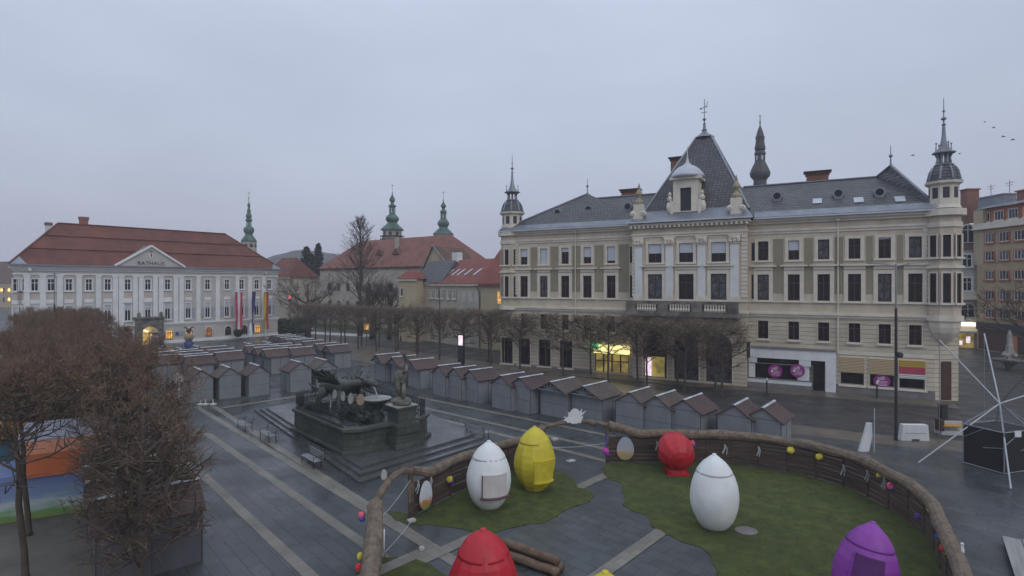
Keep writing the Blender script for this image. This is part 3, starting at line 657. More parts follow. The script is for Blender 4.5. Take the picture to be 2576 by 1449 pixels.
for X, z, yo in ((1950, 1.85, -.6), (2006, 2.05, -.6), (2218.4, 1.5, .0)):
    x = fx(X, yo); m_ = MB(); m_.tube([(x, yo, z), (x, yo-.03, z)], .68, 24); o = m_.build('window_sticker', M['magenta'], sf)
    text('ulli', .5, M['white'], (x-.1, yo-.05, z+.28), o, shear=.3)
    q_ = MB(); q_.box(x-.4, x-.2, yo-.045, yo-.032, z-.12, z+.06)
    for k in range(4): q_.box(x-.15 if k < 2 else x-.3, x+.42, yo-.045, yo-.032, z-.02-k*.13, z+.01-k*.13)
    q_.build('small_print', M['white'], o)
for i, x in enumerate(gr):
    window(pal, x, .95, 2.0, 2.7, 0, style='none', surround=.08, frame='plinth')
    if i < 2: bm_ = M.setdefault('stripeb', stripemat('tan striped blind', [(.5,.38,.22),(.5,.38,.22),(.14,.1,.08)], .15))
    m_ = MB()
    if i < 2: m_.box(x-1.02, x+1.02, -.16, .1, 2.15, 3.66); m_.build('striped_blind', bm_, pal)
    else:
        ya = M.setdefault('stripey', stripemat('amber striped blind', [(.5,.33,.04),(.5,.33,.04),(.16,.1,.03)], .17)); wa = M.setdefault('stripew', stripemat('white striped blind', [(.65,.65,.65),(.65,.65,.65),(.14,.14,.14)], .16))
        m_.box(x-1.02, x+1.02, -.16, .1, 3.02, 3.66); m_.mi = 1; m_.box(x-1.02, x+1.02, -.16, .1, 2.4, 3.02); m_.mi = 2; m_.box(x-1.02, x+1.02, -.16, .1, 1.95, 2.4)
        m_.build('striped_blind', [ya, M['fred'], wa], pal)
ls = MB(); ls.box(sx0-.1, sx1+.1, -.3, .01, 2.55, 3.55); o = ls.build('lit_shop_sign', M['glow_sign'], pal)
MB().box(sx0+.05, sx1-.05, .2, .24, .3, 2.4).build('lit_shop_window', M['glow_shop'], pal)
mb = MB()
for k in range(5): x = sx0 + (sx1-sx0)*k/4; mb.box(x-.07, x+.07, .05, .19, .3, 2.42)
mb.box(sx0, sx1, .05, .18, 1.55, 1.65); mb.build('shop_frame', M['woodred'], pal)
x = fx(1495, -.8); gs = MB(); gs.box(x-.5, x+.5, -.9, -.75, 3.1, 3.75); o = gs.build('green_sign', M['glow_green'], pal); MB().box(x-.25, x+.3, -.92, -.902, 3.25, 3.55).build('sign_mark', M['white'], o)
x = fx(1631, RY-.25); MB().box(x-.35, x+.35, RY-.3, RY-.2, .5, 2.6).build('lit_display', M['glow_white'], pal)
x0_, x1_ = fx(1640, RY), fx(1672, RY); MB().box(x0_, x1_, RY-.04, RY-.01, .4, 2.7).build('lit_shop_window', M['glow_shop'], pal)
aw = MB()
for x in rs: aw.box(x-1.2, x+1.2, RY-.5, RY+.2, 2.75, 3.7)
aw.build('shop_fascia', M['woodred'], pal)
x = fx(1882, -.9); hb = MB(); hb.box(x-.2, x+.2, -1.2, -.3, 3.2, 4.75); hb.mi = 1; hb.box(x+.21, x+.22, -1.1, -.4, 3.3, 4.65); hb.build('hanging_sign', [M['ink'], M['gwhite']], pal)
kb = MB(); kb.box(xL-3, xR+1.2, -3.4, -.13, 0, .12); tag(kb.build('pavement', M['tanpave'], None, (P.O.x, P.O.y, 0), P.rot), kind='structure')
# ------------------------------------------------------------------ town hall
R = Fr((-76.5, 84.2), (-49.4, 115.6)); rx = R.fx
rat = thing('town_hall', 'long white town hall with red hipped roof, pediment and stone portal', 'town hall', (R.O.x, R.O.y, 0), R.rot)
X1 = lambda x: rx(.287 * x)
a, b = 0.0, R.L
top = [X1(x) for x in (147, 200, 305, 447, 605, 780, 945, 1120, 1297, 1470, 1650, 1820, 1990, 2118, 2250, 2360)]
arch = [X1(x) for x in (770, 945, 1130, 1482, 1655, 1828, 1997, 2140, 2255)]
pc = X1(1302)
TZ, TH, MZ, MH, GZ, GH = 9.75, 1.95, 4.4, 2.9, .75, 1.75
ops = []
for x in top: ops += [(x-.45, x+.45, TZ, TZ+TH), (x-.45, x+.45, MZ, MZ+MH)]
wl = MB().wall(a, b, 0, 13.4, ops + [(pc-1.3, pc+1.3, 0, 3.4)], 0, .2)
wl.quad((a,0,0),(a+8,16,0),(a+8,16,13.4),(a,0,13.4)); wl.quad((b,0,0),(b,16,0),(b,16,13.4),(b,0,13.4)); wl.quad((a+8,16,0),(b,16,0),(b,16,13.4),(a+8,16,13.4))
wl.build('wall', M['rwall'], rat)
tr = MB()
for z0, z1, pr in [(3.25,3.5,.1),(3.5,3.75,.25),(12.3,12.55,.15),(12.95,13.3,.2),(13.3,13.65,.55),(.0,.6,.08)]:
    tr.box(a-pr, pc-1.9 if z0 < 3.6 else b+pr, -pr, .01, z0, z1)
    if z0 < 3.6: tr.box(pc+1.9, b+pr, -pr, .01, z0, z1)
tr.build('cornice', M['rpil'], rat)
g = MB(); g.box(a-.8, b+.8, -.95, -.4, 13.65, 13.9); g.build('gutter', M['zinc'], rat)
for x in (375, 525, 693, 863, 1010, 1062, 1185, 1237, 1360, 1412, 1540, 1590, 1738, 1907, 2080, 2190, 2310, 235):
    t = X1(x); m_ = MB(); m_.box(t-.36, t+.36, -.14, .01, 3.76, 12.0); m_.box(t-.46, t+.46, -.2, .01, 12.0, 12.29); m_.build('pilaster', M['rpil'], rat)
for i, x in enumerate(top):
    window(rat, x, TZ, .9, TH, 0, frame='gwhite', style='cross', surround=.14, sm='rpil', glass='glass', rec=.1)
    window(rat, x, MZ, .9, MH, 0, frame='gwhite', style='cross', surround=.14, sm='rpil', glass='glass', blind=.3, rec=.1)
    m_ = MB(); m_.box(x-.62, x+.62, -.03, .01, 7.9, 9.3); m_.mi = 1; m_.box(x-.6, x+.6, -.06, .0, 7.75, 8.35); m_.build('apron_panel', [M['rpanel'], M['rpil']], rat)
    if 6 <= i:
        sh = MB()
        for s_ in (-1, 1): sh.box(x+s_*.82-.27, x+s_*.82+.27, -.1, -.04, MZ+.1, MZ+1.9)
        for s_ in (-1, 1): MB().box(x+s_*.86-.25, x+s_*.86+.25, -.1, -.075, MZ, MZ+1.95).build('shutter', M['tarp'], rat)
for i, x in enumerate(arch):
    lit = i in (3, 4, 8); half = i == 5
    window(rat, x, GZ, 1.25, GH, -.14, frame='woodred' if lit else 'plinth', arch=True, style='two', glass='glow_warm' if lit else ('glow_half' if half else 'glass'), surround=.16, sm='rpil', rec=.02) if not half else \
        window(rat, x, GZ, 1.25, GH, -.14, frame='woodred', arch=True, style='two', glass='glow_dim', surround=.16, sm='rpil', rec=.02)
for x in (X1(1120), X1(1297), X1(1470)):
    MB().xprism([(x-.85,7.55),(x+.85,7.55),(x,8.05)], -.22, .0).build('window_pediment', M['rpil'], rat)
# pediment with crest and name
p0, p1, pz = X1(1012), X1(1592), 13.92
pd = MB(); pm = (p0+p1)/2; pa = R.fz(.287*1305, 536.7+.287*290, -.7)
pd.add([(p0,-.7,pz),(p1,-.7,pz),(pm,-.7,pa)], [(0,1,2)]); o = pd.build('pediment', M['rwall'], rat)
e_ = MB(); e_.bar((p0-.3,-.8,pz+.05),(pm,-.8,pa+.1),.5,.32); e_.bar((pm,-.8,pa+.1),(p1+.3,-.8,pz+.05),.5,.32); e_.build('pediment_moulding', M['rpil'], o)
pr_ = MB(); pr_.add([(p0-.2,-.72,pz),(pm,-.72,pa+.2),(pm,6.2,pa+.2),(p0-.2,1.0,pz)], [(0,1,2,3)]); pr_.add([(p1+.2,-.72,pz),(p1+.2,1.0,pz),(pm,6.2,pa+.2),(pm,-.72,pa+.2)], [(0,1,2,3)]); pr_.build('pediment_roof', M['zinc'], o)
text('RATHAUS', .95, M['ink'], (pm, -.76, pz+.55), o)
cr = MB(); cr.xprism([(pm-.35,pz+2.5),(pm+.35,pz+2.5),(pm+.35,pz+1.8),(pm,pz+1.3),(pm-.35,pz+1.8)], -.8, -.72); cr.mi = 1; cr.xprism([(pm-.15,pz+2.3),(pm+.15,pz+2.3),(pm+.12,pz+1.8),(pm,pz+1.55),(pm-.12,pz+1.8)], -.84, -.8)
cr.mi = 2; cr.lathe([(.2,pz+2.5),(.3,pz+2.8),(.05,pz+2.95)], 8, (pm,-.78)); cr.build('crest', [M['gwhite'], M['fred'], M['gold']], o)
# hipped roof
ry = 8.0; r0, r1 = rx(146, ry), rx(566.8, ry); rz = 21.3
rf = MB(); e0, e1, ef, eb = a-.7, b+.7, -.8, 16.8
rf.add([(e0,ef,13.9),(e1,ef,13.9),(r1,ry,rz),(r0,ry,rz)], [(0,1,2,3)]); rf.add([(e1,ef,13.9),(e1,eb,13.9),(r1,ry,rz)], [(0,1,2)])
rf.add([(e1,eb,13.9),(e0+8,eb,13.9),(r0,ry,rz),(r1,ry,rz)], [(0,1,2,3)]); rf.add([(e0+8,eb,13.9),(e0,ef,13.9),(r0,ry,rz)], [(0,1,2)])
ro = rf.build('roof', M['redtile'], rat)
m_ = MB(); m_.bar((r0,ry,rz+.05),(r1,ry,rz+.05),.35,.2); m_.bar((e0,ef,13.95),(r0,ry,rz),.3,.16); m_.bar((e1,ef,13.95),(r1,ry,rz),.3,.16); m_.build('ridge_tile', M['redtile'], ro)
for f_ in (.36, .68):
    m_ = MB(); m_.bar((e0+(r0-e0)*f_+.3, ef+(ry-ef)*f_-.06, 13.9+(rz-13.9)*f_+.03), (e1+(r1-e1)*f_-.3, ef+(ry-ef)*f_-.06, 13.9+(rz-13.9)*f_+.03), .24, .1); m_.build('snow_guard', M['redtile'], ro)
for x_, e_ in ((e0, 1), (e1, -1)):
    m_ = MB(); m_.add([(x_,ef-.04,13.93),(x_+e_*2.2,ef-.04,13.93),(x_+e_*1.3,ef+1.6,15.3)], [(0,1,2)]); m_.build('corner_flashing', M['zinc'], ro)
for X, yy, z0, z1, wd, mm in ((122, 9, 17, 20.9, .8, 'gwhite'), (210.5, 9, 20, 22.3, 1.2, 'brickch')):
    x = rx(X, yy); c = MB(); c.box(x-wd/2, x+wd/2, yy-.4, yy+.4, z0, z1); c.mi = 1; c.box(x-wd/2-.1, x+wd/2+.1, yy-.5, yy+.5, z1, z1+.5); c.build('chimney', [M[mm], M['brickch']], rat)
for x in (256, 2322):
    t = X1(x); d = MB(); d.box(t-.2, t+.2, -.6, -.15, 12.9, 13.5); d.tube([(t,-.3,12.9),(t,-.17,12.4),(t,-.17,.2)], .07, 5); d.build('downpipe', M['rpil'], rat)
pt = MB(); pt.wall(pc-2.1, pc+2.1, 0, 4.7, [(pc-1.15, pc+1.15, .05, 3.3)], -.9, .5); pt.quad((pc-2.1,-.9,0),(pc-2.1,0,0),(pc-2.1,0,4.7),(pc-2.1,-.9,4.7)); pt.quad((pc+2.1,-.9,0),(pc+2.1,0,0),(pc+2.1,0,4.7),(pc+2.1,-.9,4.7))
pt.box(pc-2.45, pc+2.45, -1.3, -.02, 4.7, 5.0)
for s_ in (-1, 1): pt.lathe([(.22,5.0),(.3,5.3),(.25,5.7),(.05,5.9)], 8, (pc+s_*1.7, -.9)); pt.box(pc+s_*1.6-.25, pc+s_*1.6+.25, -1.05, -.9, 0, 4.6)
arcp = [(pc-1.16, 3.31), (pc-1.16, 2.2)] + [(pc-1.16*cos(pi*k/10), 2.2+1.1*sin(pi*k/10)) for k in range(1, 10)] + [(pc+1.16, 2.2), (pc+1.16, 3.31)]
for q1, q2 in zip(arcp[1:-1], arcp[2:-1]): pt.quad((q1[0],-.87,q1[1]),(q2[0],-.87,q2[1]),(q2[0],-.87,3.31),(q1[0],-.87,3.31))
po = pt.build('portal', M['darkstone'], rat)
MB().box(pc-1.14, pc+1.14, -.43, -.41, .06, 3.28).build('lit_doorway', M['glow_door'], po)
m_ = MB(); m_.box(pc-1.14, pc+1.14, -.5, -.44, 2.0, 2.1); m_.box(pc-.06, pc+.06, -.5, -.44, .1, 2.0); m_.build('door_frame', M['woodred'], po)
MB().bar((pc-1.0,-.48,2.75),(pc-.2,-.48,2.35),.1,.12).build('lamp_tube', M['glow_bright'], po)
nb = MB(); x = X1(1570); nb.box(x-.7, x+.7, -.12, -.02, 1.3, 2.1); nb.mi = 1; nb.box(x-.6, x-.1, -.14, -.121, 1.4, 1.95); nb.build('notice_board', [M['tarp'], M['blue']], rat)
# flags hanging before the facade, each on its own white pole
def flag(X0, X1_, Ytop, Ybot, cols, label, twist=0.0):
    x0, x1 = rx(X0, -2.2), rx(X1_, -2.2); z1, z0 = R.fz(X0, Ytop, -2.2), R.fz(X0, Ybot, -2.2)
    f = thing('flag', label, 'flag', (R.O.x, R.O.y, 0), R.rot, 'flags before the town hall')
    k = len(cols); m_ = MB(); rows = 18
    for i in range(rows):
        za, zb = z1+(z0-z1)*i/rows, z1+(z0-z1)*(i+1)/rows
        def px(u, z):
            q = (z1-z)/(z1-z0); w_ = 1 - twist*q*q; return (x0+(x1-x0)*(.5+(u-.5)*w_) - twist*.5*q*q, -2.2+.12*sin(5*u+6*q)+twist*.3*sin(4*q), z)
        for j in range(k*3):
            u0, u1 = j/(k*3), (j+1)/(k*3); m_.mi = j//3
            m_.quad(px(u0,za), px(u1,za), px(u1,zb), px(u0,zb))
    m_.build('cloth', [M[c] for c in cols], f, smooth=True)
    MB().tube([(x0-.1,-2.2,z1+.06),(x1+.1,-2.2,z1+.06)], .05, 6).build('crossbar', M['gwhite'], f)
    MB().tube([((x0+x1)/2,-2.05,0),((x0+x1)/2,-2.05,z1+.5)], [.07,.05], 6).build('pole', M['gwhite'], f)
flag(592, 610, 735, 829, ['fred','fwhite','fred'], 'red, white and red banner hanging before the town hall')
flag(634.5, 643, 733.5, 840, ['fblue','fblue'], 'twisted dark blue banner hanging before the town hall', .55)
flag(663.5, 675.5, 734, 828, ['fyel','fred'], 'yellow and red banner hanging before the town hall')
# ------------------------------------------------------------------ church towers
def tower(name, label, X, d, prof, body, m_roof, m_body, lantern=None, gallery=None, lean=0):
    """prof: (Y, radius in sighted units) from the tip downwards"""
    k = d / FOC; o = thing(name, label, 'church tower', ((X-CX)*k, d, 0))
    z = lambda Y: CAMZ + (HY-Y)*k
    f = MB(); f.lathe([(r*k, z(Y)) for Y, r in reversed(prof)], 12, a0=pi/12); f.bar((-3*k,0,z(prof[0][0]+3.5)),(3*k,0,z(prof[0][0]+3.5)),1.1*k)
    s_ = f.build('spire', M[m_roof], o, smooth=False)
    if lantern:
        for q in range(12):
            if q % 2 == 0:
                an = q*pi/6 + pi/12 + pi/12; m2 = MB(); w_ = lantern[2]*k*.17; rr = lantern[2]*k*1.02
                c_, s2 = cos(an), sin(an); m2.add([(c_*rr - s2*w_*s1, s2*rr + c_*w_*s1, zz) for s1, zz in ((-1,z(lantern[1])),(1,z(lantern[1])),(1,z(lantern[0])),(-1,z(lantern[0])))], [(0,1,2,3)]); m2.build('lantern_opening', M['gutter'], s_)
    bw = body[0]*k; zt = z(body[1])
    bb = MB(); bb.lathe([(bw*1.08, 0), (bw*1.08, zt)], 8, a0=pi/8); bo = bb.build('shaft', M[m_body], o)
    for q in range(4):
        an = -pi/2 + q*pi/2; m2 = MB(); rr = bw*1.08*cos(pi/8)+.02
        m2.tube([(cos(an)*rr, sin(an)*rr, zt-4.5*k*2), (cos(an)*(rr+.06), sin(an)*(rr+.06), zt-4.5*k*2)], 4*k*1.2, 12); m2.build('round_window', M['ink'], bo)
        an += pi/4; m2 = MB(); m2.tube([(cos(an)*rr, sin(an)*rr, zt-4.5*k*2), (cos(an)*(rr+.06), sin(an)*(rr+.06), zt-4.5*k*2)], 4*k*1.2, 12); m2.build('round_window', M['ink'], bo)
    if gallery:
        g_ = MB(); g_.lathe([(gallery[0]*k, z(gallery[1])-.2), (gallery[0]*k, z(gallery[1]))], 16); g_.lathe([(gallery[0]*k, z(gallery[1])+.9), (gallery[0]*k, z(gallery[1])+1.0)], 16)
        for q in range(16): g_.tube([(gallery[0]*k*.98*cos(q*pi/8), gallery[0]*k*.98*sin(q*pi/8), z(gallery[1])), (gallery[0]*k*.98*cos(q*pi/8), gallery[0]*k*.98*sin(q*pi/8), z(gallery[1])+.95)], .06, 4)
        g_.build('gallery', M['dcopper'], o)
    return o
yc = lambda y: 436 + .287*y
def pf(lst): return [(yc(y), r*.287) for y, r in lst]
tower('church_tower', 'green copper church tower with gallery, taller of the twin onion spires', 986.8, 170,
      pf([(95,1),(165,1.5),(172,6),(180,2.5),(200,10),(225,24),(240,25),(258,12),(266,13),(285,34),(292,36),(296,26),(360,28),(366,36),(372,44),(390,57),(405,58),(420,50),(432,40),(440,46),(455,60),(475,82),(492,100),(500,101)]), (76*.287,yc(500)), 'copper', 'pwall', (yc(310),yc(352),27*.287), (105*.287,yc(578)))
tower('church_tower', 'green copper church tower without gallery, shorter of the twin onion spires', 1115.4, 165,
      pf([(155,1),(225,1.5),(232,5),(240,2.5),(260,10),(282,23),(292,24),(308,12),(316,13),(335,31),(342,33),(346,25),(403,27),(408,34),(414,40),(432,51),(446,52),(462,44),(474,36),(482,40),(496,55),(515,75),(532,91),(540,92)]), (80*.287,yc(540)), 'copper', 'pwall', (yc(360),yc(398),26*.287))
tower('church_tower', 'slender pale green church tower behind the town hall roof', 626, 175,
      pf([(160,1),(212,1.5),(220,6),(228,2.5),(255,3),(270,11),(285,13),(300,8),(318,11),(322,18),(328,15),(352,16),(360,22),(380,25),(394,18),(400,24),(412,29),(420,24),(428,20),(466,22),(472,34),(488,44),(505,44),(520,38),(532,30),(545,32),(560,45),(585,62),(604,66)]), (58*.287,yc(604)), 'copper', 'pwall', (yc(432),yc(460),21*.287))
k_ = .287
tower('church_tower', 'dark slender church spire rising behind the palace roof', 1912, 130,
      [(289,.6),(303,1),(308,2.2),(313,1),(318,2),(326,5),(332,7),(341,9),(345,11),(355,10),(363,11),(369,12.5),(376,13),(379,10.5),(383,12.5),(388,14),(391,12),(406,12),(410,13.5),(417,17),(428,22),(436,24.5),(444,23),(451,17),(456,15),(475,17)], (15,470), 'dcopper', 'dcopper', (393,404,12))
# ------------------------------------------------------------------ houses behind
def hiproof(mb, x0, x1, y0, y1, ze, zr, hl, hr, ov=.5):
    ym = (y0+y1)/2; x0 -= ov; x1 += ov; y0 -= ov; y1 += ov
    A, B, C_, D_ = (x0,y0,ze), (x1,y0,ze), (x1,y1,ze), (x0,y1,ze); E, F = (x0+hl,ym,zr), (x1-hr,ym,zr)
    mb.add([A,B,C_,D_,E,F], [(0,1,5,4),(1,2,5),(2,3,4,5),(3,0,4)])
def house(name, label, fr, dep, ze, zr, hl, hr, wm, rm, wins=(), ww=.9, wh=1.4, wframe='gwhite', eave='ptrim'):
    o = thing(name, label, 'building', (fr.O.x, fr.O.y, 0), fr.rot)
    w_ = MB(); w_.box(0, fr.L, 0, dep, 0, ze); w_.build('wall', M[wm], o)
    r_ = MB(); hiproof(r_, 0, fr.L, 0, dep, ze, zr, hl, hr); ro_ = r_.build('roof', M[rm], o)
    e_ = MB(); e_.box(-.3, fr.L+.3, -.35, -.02, ze-.4, ze-.05); e_.build('eave_moulding', M[eave], o)
    for x, z in wins: window(o, x, z, ww, wh, -.12, frame=wframe, style='cross', surround=.1, sm=eave, rec=.0)
    return o, ro_
F1 = Fr((-52.5, 150), (-13.0, 121))
lw_, lr_ = house('long_house', 'long pale building with a big faded red hipped roof behind the bare trees', F1, 15, 14.9, 22.6, 8.5, 8, 'pwall', 'redtile2',
      [(F1.fx(X), z) for X in (830, 853, 876, 900, 930, 960, 985) for z in (9.2, 4.5)], .9, 1.7, 'plinth', 'browntile')
for X, Y in ((961, 637), (1003, 634)):
    x = F1.fx(X, 3.6); z = F1.fz(X, Y, 3.6); m_ = MB(); m_.xprism([(x-1.3,z-.5),(x+1.3,z-.5),(x,z+.9)], 2.4, 6); m_.build('dormer', M['browntile'], lr_)
x = F1.fx(999, 5); c = MB(); c.box(x-.45, x+.45, 4.6, 5.3, 19, 22.6); c.build('chimney', M['pwall'], lr_)
F2 = Fr((-18.8, 113), (-11.2, 108))
gh = thing('gable_house', 'ochre house with a tall plain gable wall before the long red roof', 'building', (F2.O.x, F2.O.y, 0), F2.rot)
zap = 18.3; xa = F2.fx(1090); m_ = MB(); m_.xprism([(0,0),(F2.L,0),(F2.L,12.5),(xa,zap),(0,12.2)], 0, 10); m_.build('wall', M['ywall'], gh)
m_ = MB(); m_.add([(-.4,-.3,12.0),(xa,-.3,zap+.2),(xa,10,zap+.2),(-.4,10,12.0)], [(0,1,2,3)]); m_.add([(F2.L+.4,-.3,12.3),(F2.L+.4,10,12.3),(xa,10,zap+.2),(xa,-.3,zap+.2)], [(0,1,2,3)]); m_.build('roof', M['browntile'], gh)
m_ = MB(); m_.bar((-.4,-.3,12.1),(xa,-.3,zap+.25),.25,.2); m_.bar((xa,-.3,zap+.25),(F2.L+.4,-.3,12.4),.25,.2); m_.build('verge', M['zinc'], gh)
F3 = Fr((at(1046,712,106).x, 106), (at(1112,712,101).x, 101))
house('annex_house', 'low annex with a dark grey roof between the gable house and the skylight roof', F3, 7, 11.2, 15.3, .6, .6, 'pwall', 'slate', [(2.2, 8.6)], .8, 1.3)
F4 = Fr((at(1003,712,104).x, 104), (at(1046,712,102).x, 102))
house('porch_tower', 'small ochre stair tower with a red pointed roof beside the bare tree', F4, 3.2, 11.8, 13.5, 1.7, 1.7, 'ywall', 'redtile3', [(F4.fx(1012), 8.6), (F4.fx(1012), 4.8)], .6, 1.4, 'plinth')
F5 = Fr((at(1066,712,105).x, 105), (at(1209,712,92).x, 92))
o5, r5 = house('skylight_house', 'pale house with a bright red roof and a row of skylights left of the palace', F5, 11, 10.9, 15.4, 3, .5, 'pwall', 'redtile3',
      [(F5.fx(X), 8.2) for X in (1078.4, 1088.8, 1100.6, 1113.8, 1129.9, 1144.3)], .7, 1.5)
for X in (1092, 1102, 1114, 1129, 1143, 1156.7, 1175, 1198):
    x = F5.fx(X, 2); s_ = (15.4-10.9)/6.0; m_ = MB(); m_.add([(x-.3,1.4,10.9+1.9*s_+.12),(x+.3,1.4,10.9+1.9*s_+.12),(x+.75,2.9,10.9+3.4*s_+.12),(x+.15,2.9,10.9+3.4*s_+.12)], [(0,1,2,3)]); m_.build('skylight', M['gutter'], r5)
for X in (1107, 1207.5):
    x = F5.fx(X); m_ = MB(); m_.tube([(x-.6,-.45,10.6),(x-.1,-.15,9.6),(x,-.12,8.5),(x,-.12,0)], .1, 5); m_.build('downpipe', M['brickch'], o5)
for X in (1167, 1183.6, 1199):
    x = F5.fx(X); m_ = MB(); m_.box(x-.5, x+.5, -.05, .01, 7.7, 9.6); m_.build('blind_niche', M['rwall'], o5)
x = F5.fx(1149, 5.5); m_ = MB(); m_.box(x-.9, x+.9, 5, 6.2, 14.6, 16.9); m_.build('chimney', M['gwhite'], r5)
F6 = Fr((at(1209.5,712,91.8).x, 91.8), (at(1330,712,86).x, 86))
o6 = thing('corner_house', 'steep red roofed house squeezed against the left end of the palace', 'building', (F6.O.x, F6.O.y, 0), F6.rot)
MB().box(.02, F6.L, .02, 12, 0, 10.9).build('wall', M['ywall'], o6)
px_ = F6.fx(1268, 6); zp = 17.9; m_ = MB(); m_.add([(-.4,-.5,10.9),(F6.L,-.5,10.9),(F6.L,6,zp),(px_,6,zp),(-.4,12.5,10.9),(F6.L,12.5,10.9)], [(0,1,2,3),(0,3,4),(4,3,2,5)]); r6 = m_.build('roof', M['redtile3'], o6)
m_ = MB(); m_.box(-.3, F6.L, -.4, -.05, 10.5, 10.85); m_.build('gutter', M['brickch'], o6)
x = F6.fx(1259.5); MB().box(x-.6, x+.5, -.05, .01, 7.6, 9.6).build('lit_window', M['glow_warm'], o6)
x = F6.fx(1222, 6); m_ = MB(); m_.box(x-.5, x+.5, 8, 9, 13, 15.2); m_.build('chimney', M['gwhite'], o6)
F7 = Fr((-265, 252), (-221.5, 245))
house('yellow_house', 'distant yellow house with a dark red mansard roof left of the town hall', F7, 14, 10.5, 21, 8, 8, 'ywall', 'browntile', [(F7.L-2-4.4*i, z) for i in range(4) for z in (6.6, 2.4)], 1.2, 2.2, 'plinth')
for i, (X, Y) in enumerate(((22.8, 731), (22.8, 754.5), (4, 731))):
    p_ = at(X, Y, 243); l_ = thing('wall_lamp', 'small glowing lamp on the distant yellow house, ' + ('upper of the pair by its corner', 'lower of the pair by its corner', 'leftmost and nearest the picture edge')[i], 'lamp', p_, 0, 'lamps on the yellow house')
    MB().lathe([(.25,-.5),(.5,0),(.3,.8),(.05,1.1)], 8).build('lamp_shade', M['glow_lamp'], l_); MB().bar((0,.1,.4),(0,2.0,.4),.12).build('bracket', M['iron'], l_)
F8 = Fr((at(666,712,150).x, 150), (at(727,712,146).x, 146))
house('red_roof_house', 'orange-red roofed house just behind the right end of the town hall', F8, 10, 12.6, 18, 1.5, 3, 'pwall', 'redtile', [], 1, 1)
F9 = Fr((at(700,712,158).x, 158), (at(812,712,152).x, 152))
house('low_house', 'low pale building with a flat grey roof behind the spreading bare tree', F9, 8, 12, 13, 2, 2, 'pwall', 'zinc', [(3+2.6*i, 8.0) for i in range(4)], .9, 1.5, 'plinth')
# right hand side street
F10 = Fr((at(2404,712,93).x, 93), (at(2461,712,92).x, 92))
o10 = thing('narrow_house', 'narrow pale house with a steep brown roof between palace and tan block', 'building', (F10.O.x, F10.O.y, 0), F10.rot)
ops = []; xw = F10.fx(2432)
MB().box(0, F10.L, 0, 10, 0, 16.8).build('wall', M['rwall'], o10)
m_ = MB(); m_.add([(-.3,-.5,16.7),(F10.L,-.5,16.7),(F10.L,4.5,23),(-.3,4.5,23)], [(0,1,2,3)]); m_.add([(F10.L,-.5,16.7),(F10.L,10,16.7),(F10.L,4.5,23)], [(0,1,2)]); r10 = m_.build('roof', M['browntile'], o10)
window(o10, xw, 17.8, 1.7, 3.0, -.45, frame='gwhite', arch=True, surround=.15, style='cross', rec=0)
window(o10, xw, 13.7, 1.3, 2.1, -.12, frame='gwhite', surround=.25, rec=0, sm='gwhite'); window(o10, xw, 9.7, 1.3, 2.2, -.12, frame='gwhite', surround=.25, rec=0, sm='gwhite')
window(o10, F10.fx(2434), 5.2, 1.9, 2.4, -.12, frame='gwhite', arch=True, surround=.2, rec=0)
m_ = MB(); m_.box(F10.fx(2418), F10.fx(2457), -1.0, -.01, 8.2, 8.5); m_.box(F10.fx(2418), F10.fx(2457), -1.0, -.92, 8.5, 9.6); m_.build('balcony', M['ptrim'], o10)
MB().box(F10.fx(2413), F10.fx(2459), -.3, -.02, 3.8, 4.35).build('light_strip', M['glow_bright'], o10)
m_ = MB(); m_.box(F10.fx(2410), F10.L, -.2, -.02, 2.9, 3.78); m_.mi = 1; m_.box(F10.fx(2410), F10.L, -1.2, -.02, 2.6, 2.8); m_.build('shop_fascia', [M['glow_shopf'] if 'glow_shopf' in M else M['concrete'], M['tarp']], o10)
MB().box(F10.fx(2412), F10.fx(2449), -.06, -.01, .1, 2.55).build('lit_shop_window', M['glow_shop'], o10)
MB().box(F10.fx(2430), F10.fx(2440), -.12, -.07, .9, 2.0).build('lit_poster', M['glow_white'], o10); MB().box(F10.fx(2413), F10.fx(2420), -.12, -.07, .5, 1.3).build('lit_poster', M['glow_white'], o10)
F11 = Fr((at(2458,712,91).x, 91), (at(2760,712,72).x, 72))
o11 = thing('tan_block', 'tan apartment block with orange attic storey at the right edge', 'building', (F11.O.x, F11.O.y, 0), F11.rot)
zc = F11.fz(2500, 573); zt = F11.fz(2500, 521)
MB().box(0, F11.L, 0, 11, 0, zc).build('wall', M['bwall'], o11); m_ = MB(); m_.box(-.2, F11.L, .8, 10.5, zc+.1, zt); m_.build('attic_wall', M['owall'], o11)
m_ = MB(); m_.box(-.5, F11.L, -.6, 11, zc-.1, zc+.15); m_.box(-.3, F11.L, -.55, -.45, zc+.15, zc+.9); m_.build('attic_terrace', M['ptrim'], o11)
m_ = MB(); m_.add([(-.6,-.1,zt),(F11.L,-.1,zt),(F11.L,5,zt+1.6),(-.6,5,zt+1.6)], [(0,1,2,3)]); m_.add([(-.6,11,zt),(-.6,-.1,zt),(-.6,5,zt+1.6)], [(0,1,2)]); m_.build('roof', M['zinc'], o11)
m_ = MB(); m_.box(-.7, 1.2, -.02, 11, 14, zt-.1); m_.build('party_wall', M['ywall'], o11)
for r_, (Y0, Y1) in enumerate(((583,607),(631,654),(681,703),(732,754),(780,802))):
    for X in (2491, 2528, 2566, 2605, 2645):
        x = F11.fx(X); z0 = F11.fz(2528, Y1); window(o11, x, z0, 1.7, (Y1-Y0)*88/FOC, -.12, frame='gwhite', style='two', surround=.1, rec=0, sm='owall', glass='glass2' if (X+r_) % 2 else 'glass')
for X in (2481, 2515, 2551, 2590):
    x = F11.fx(X, .8); window(o11, x, zc+1.2, 1.6, 1.5, .68, frame='gwhite', style='two', surround=.08, rec=0)
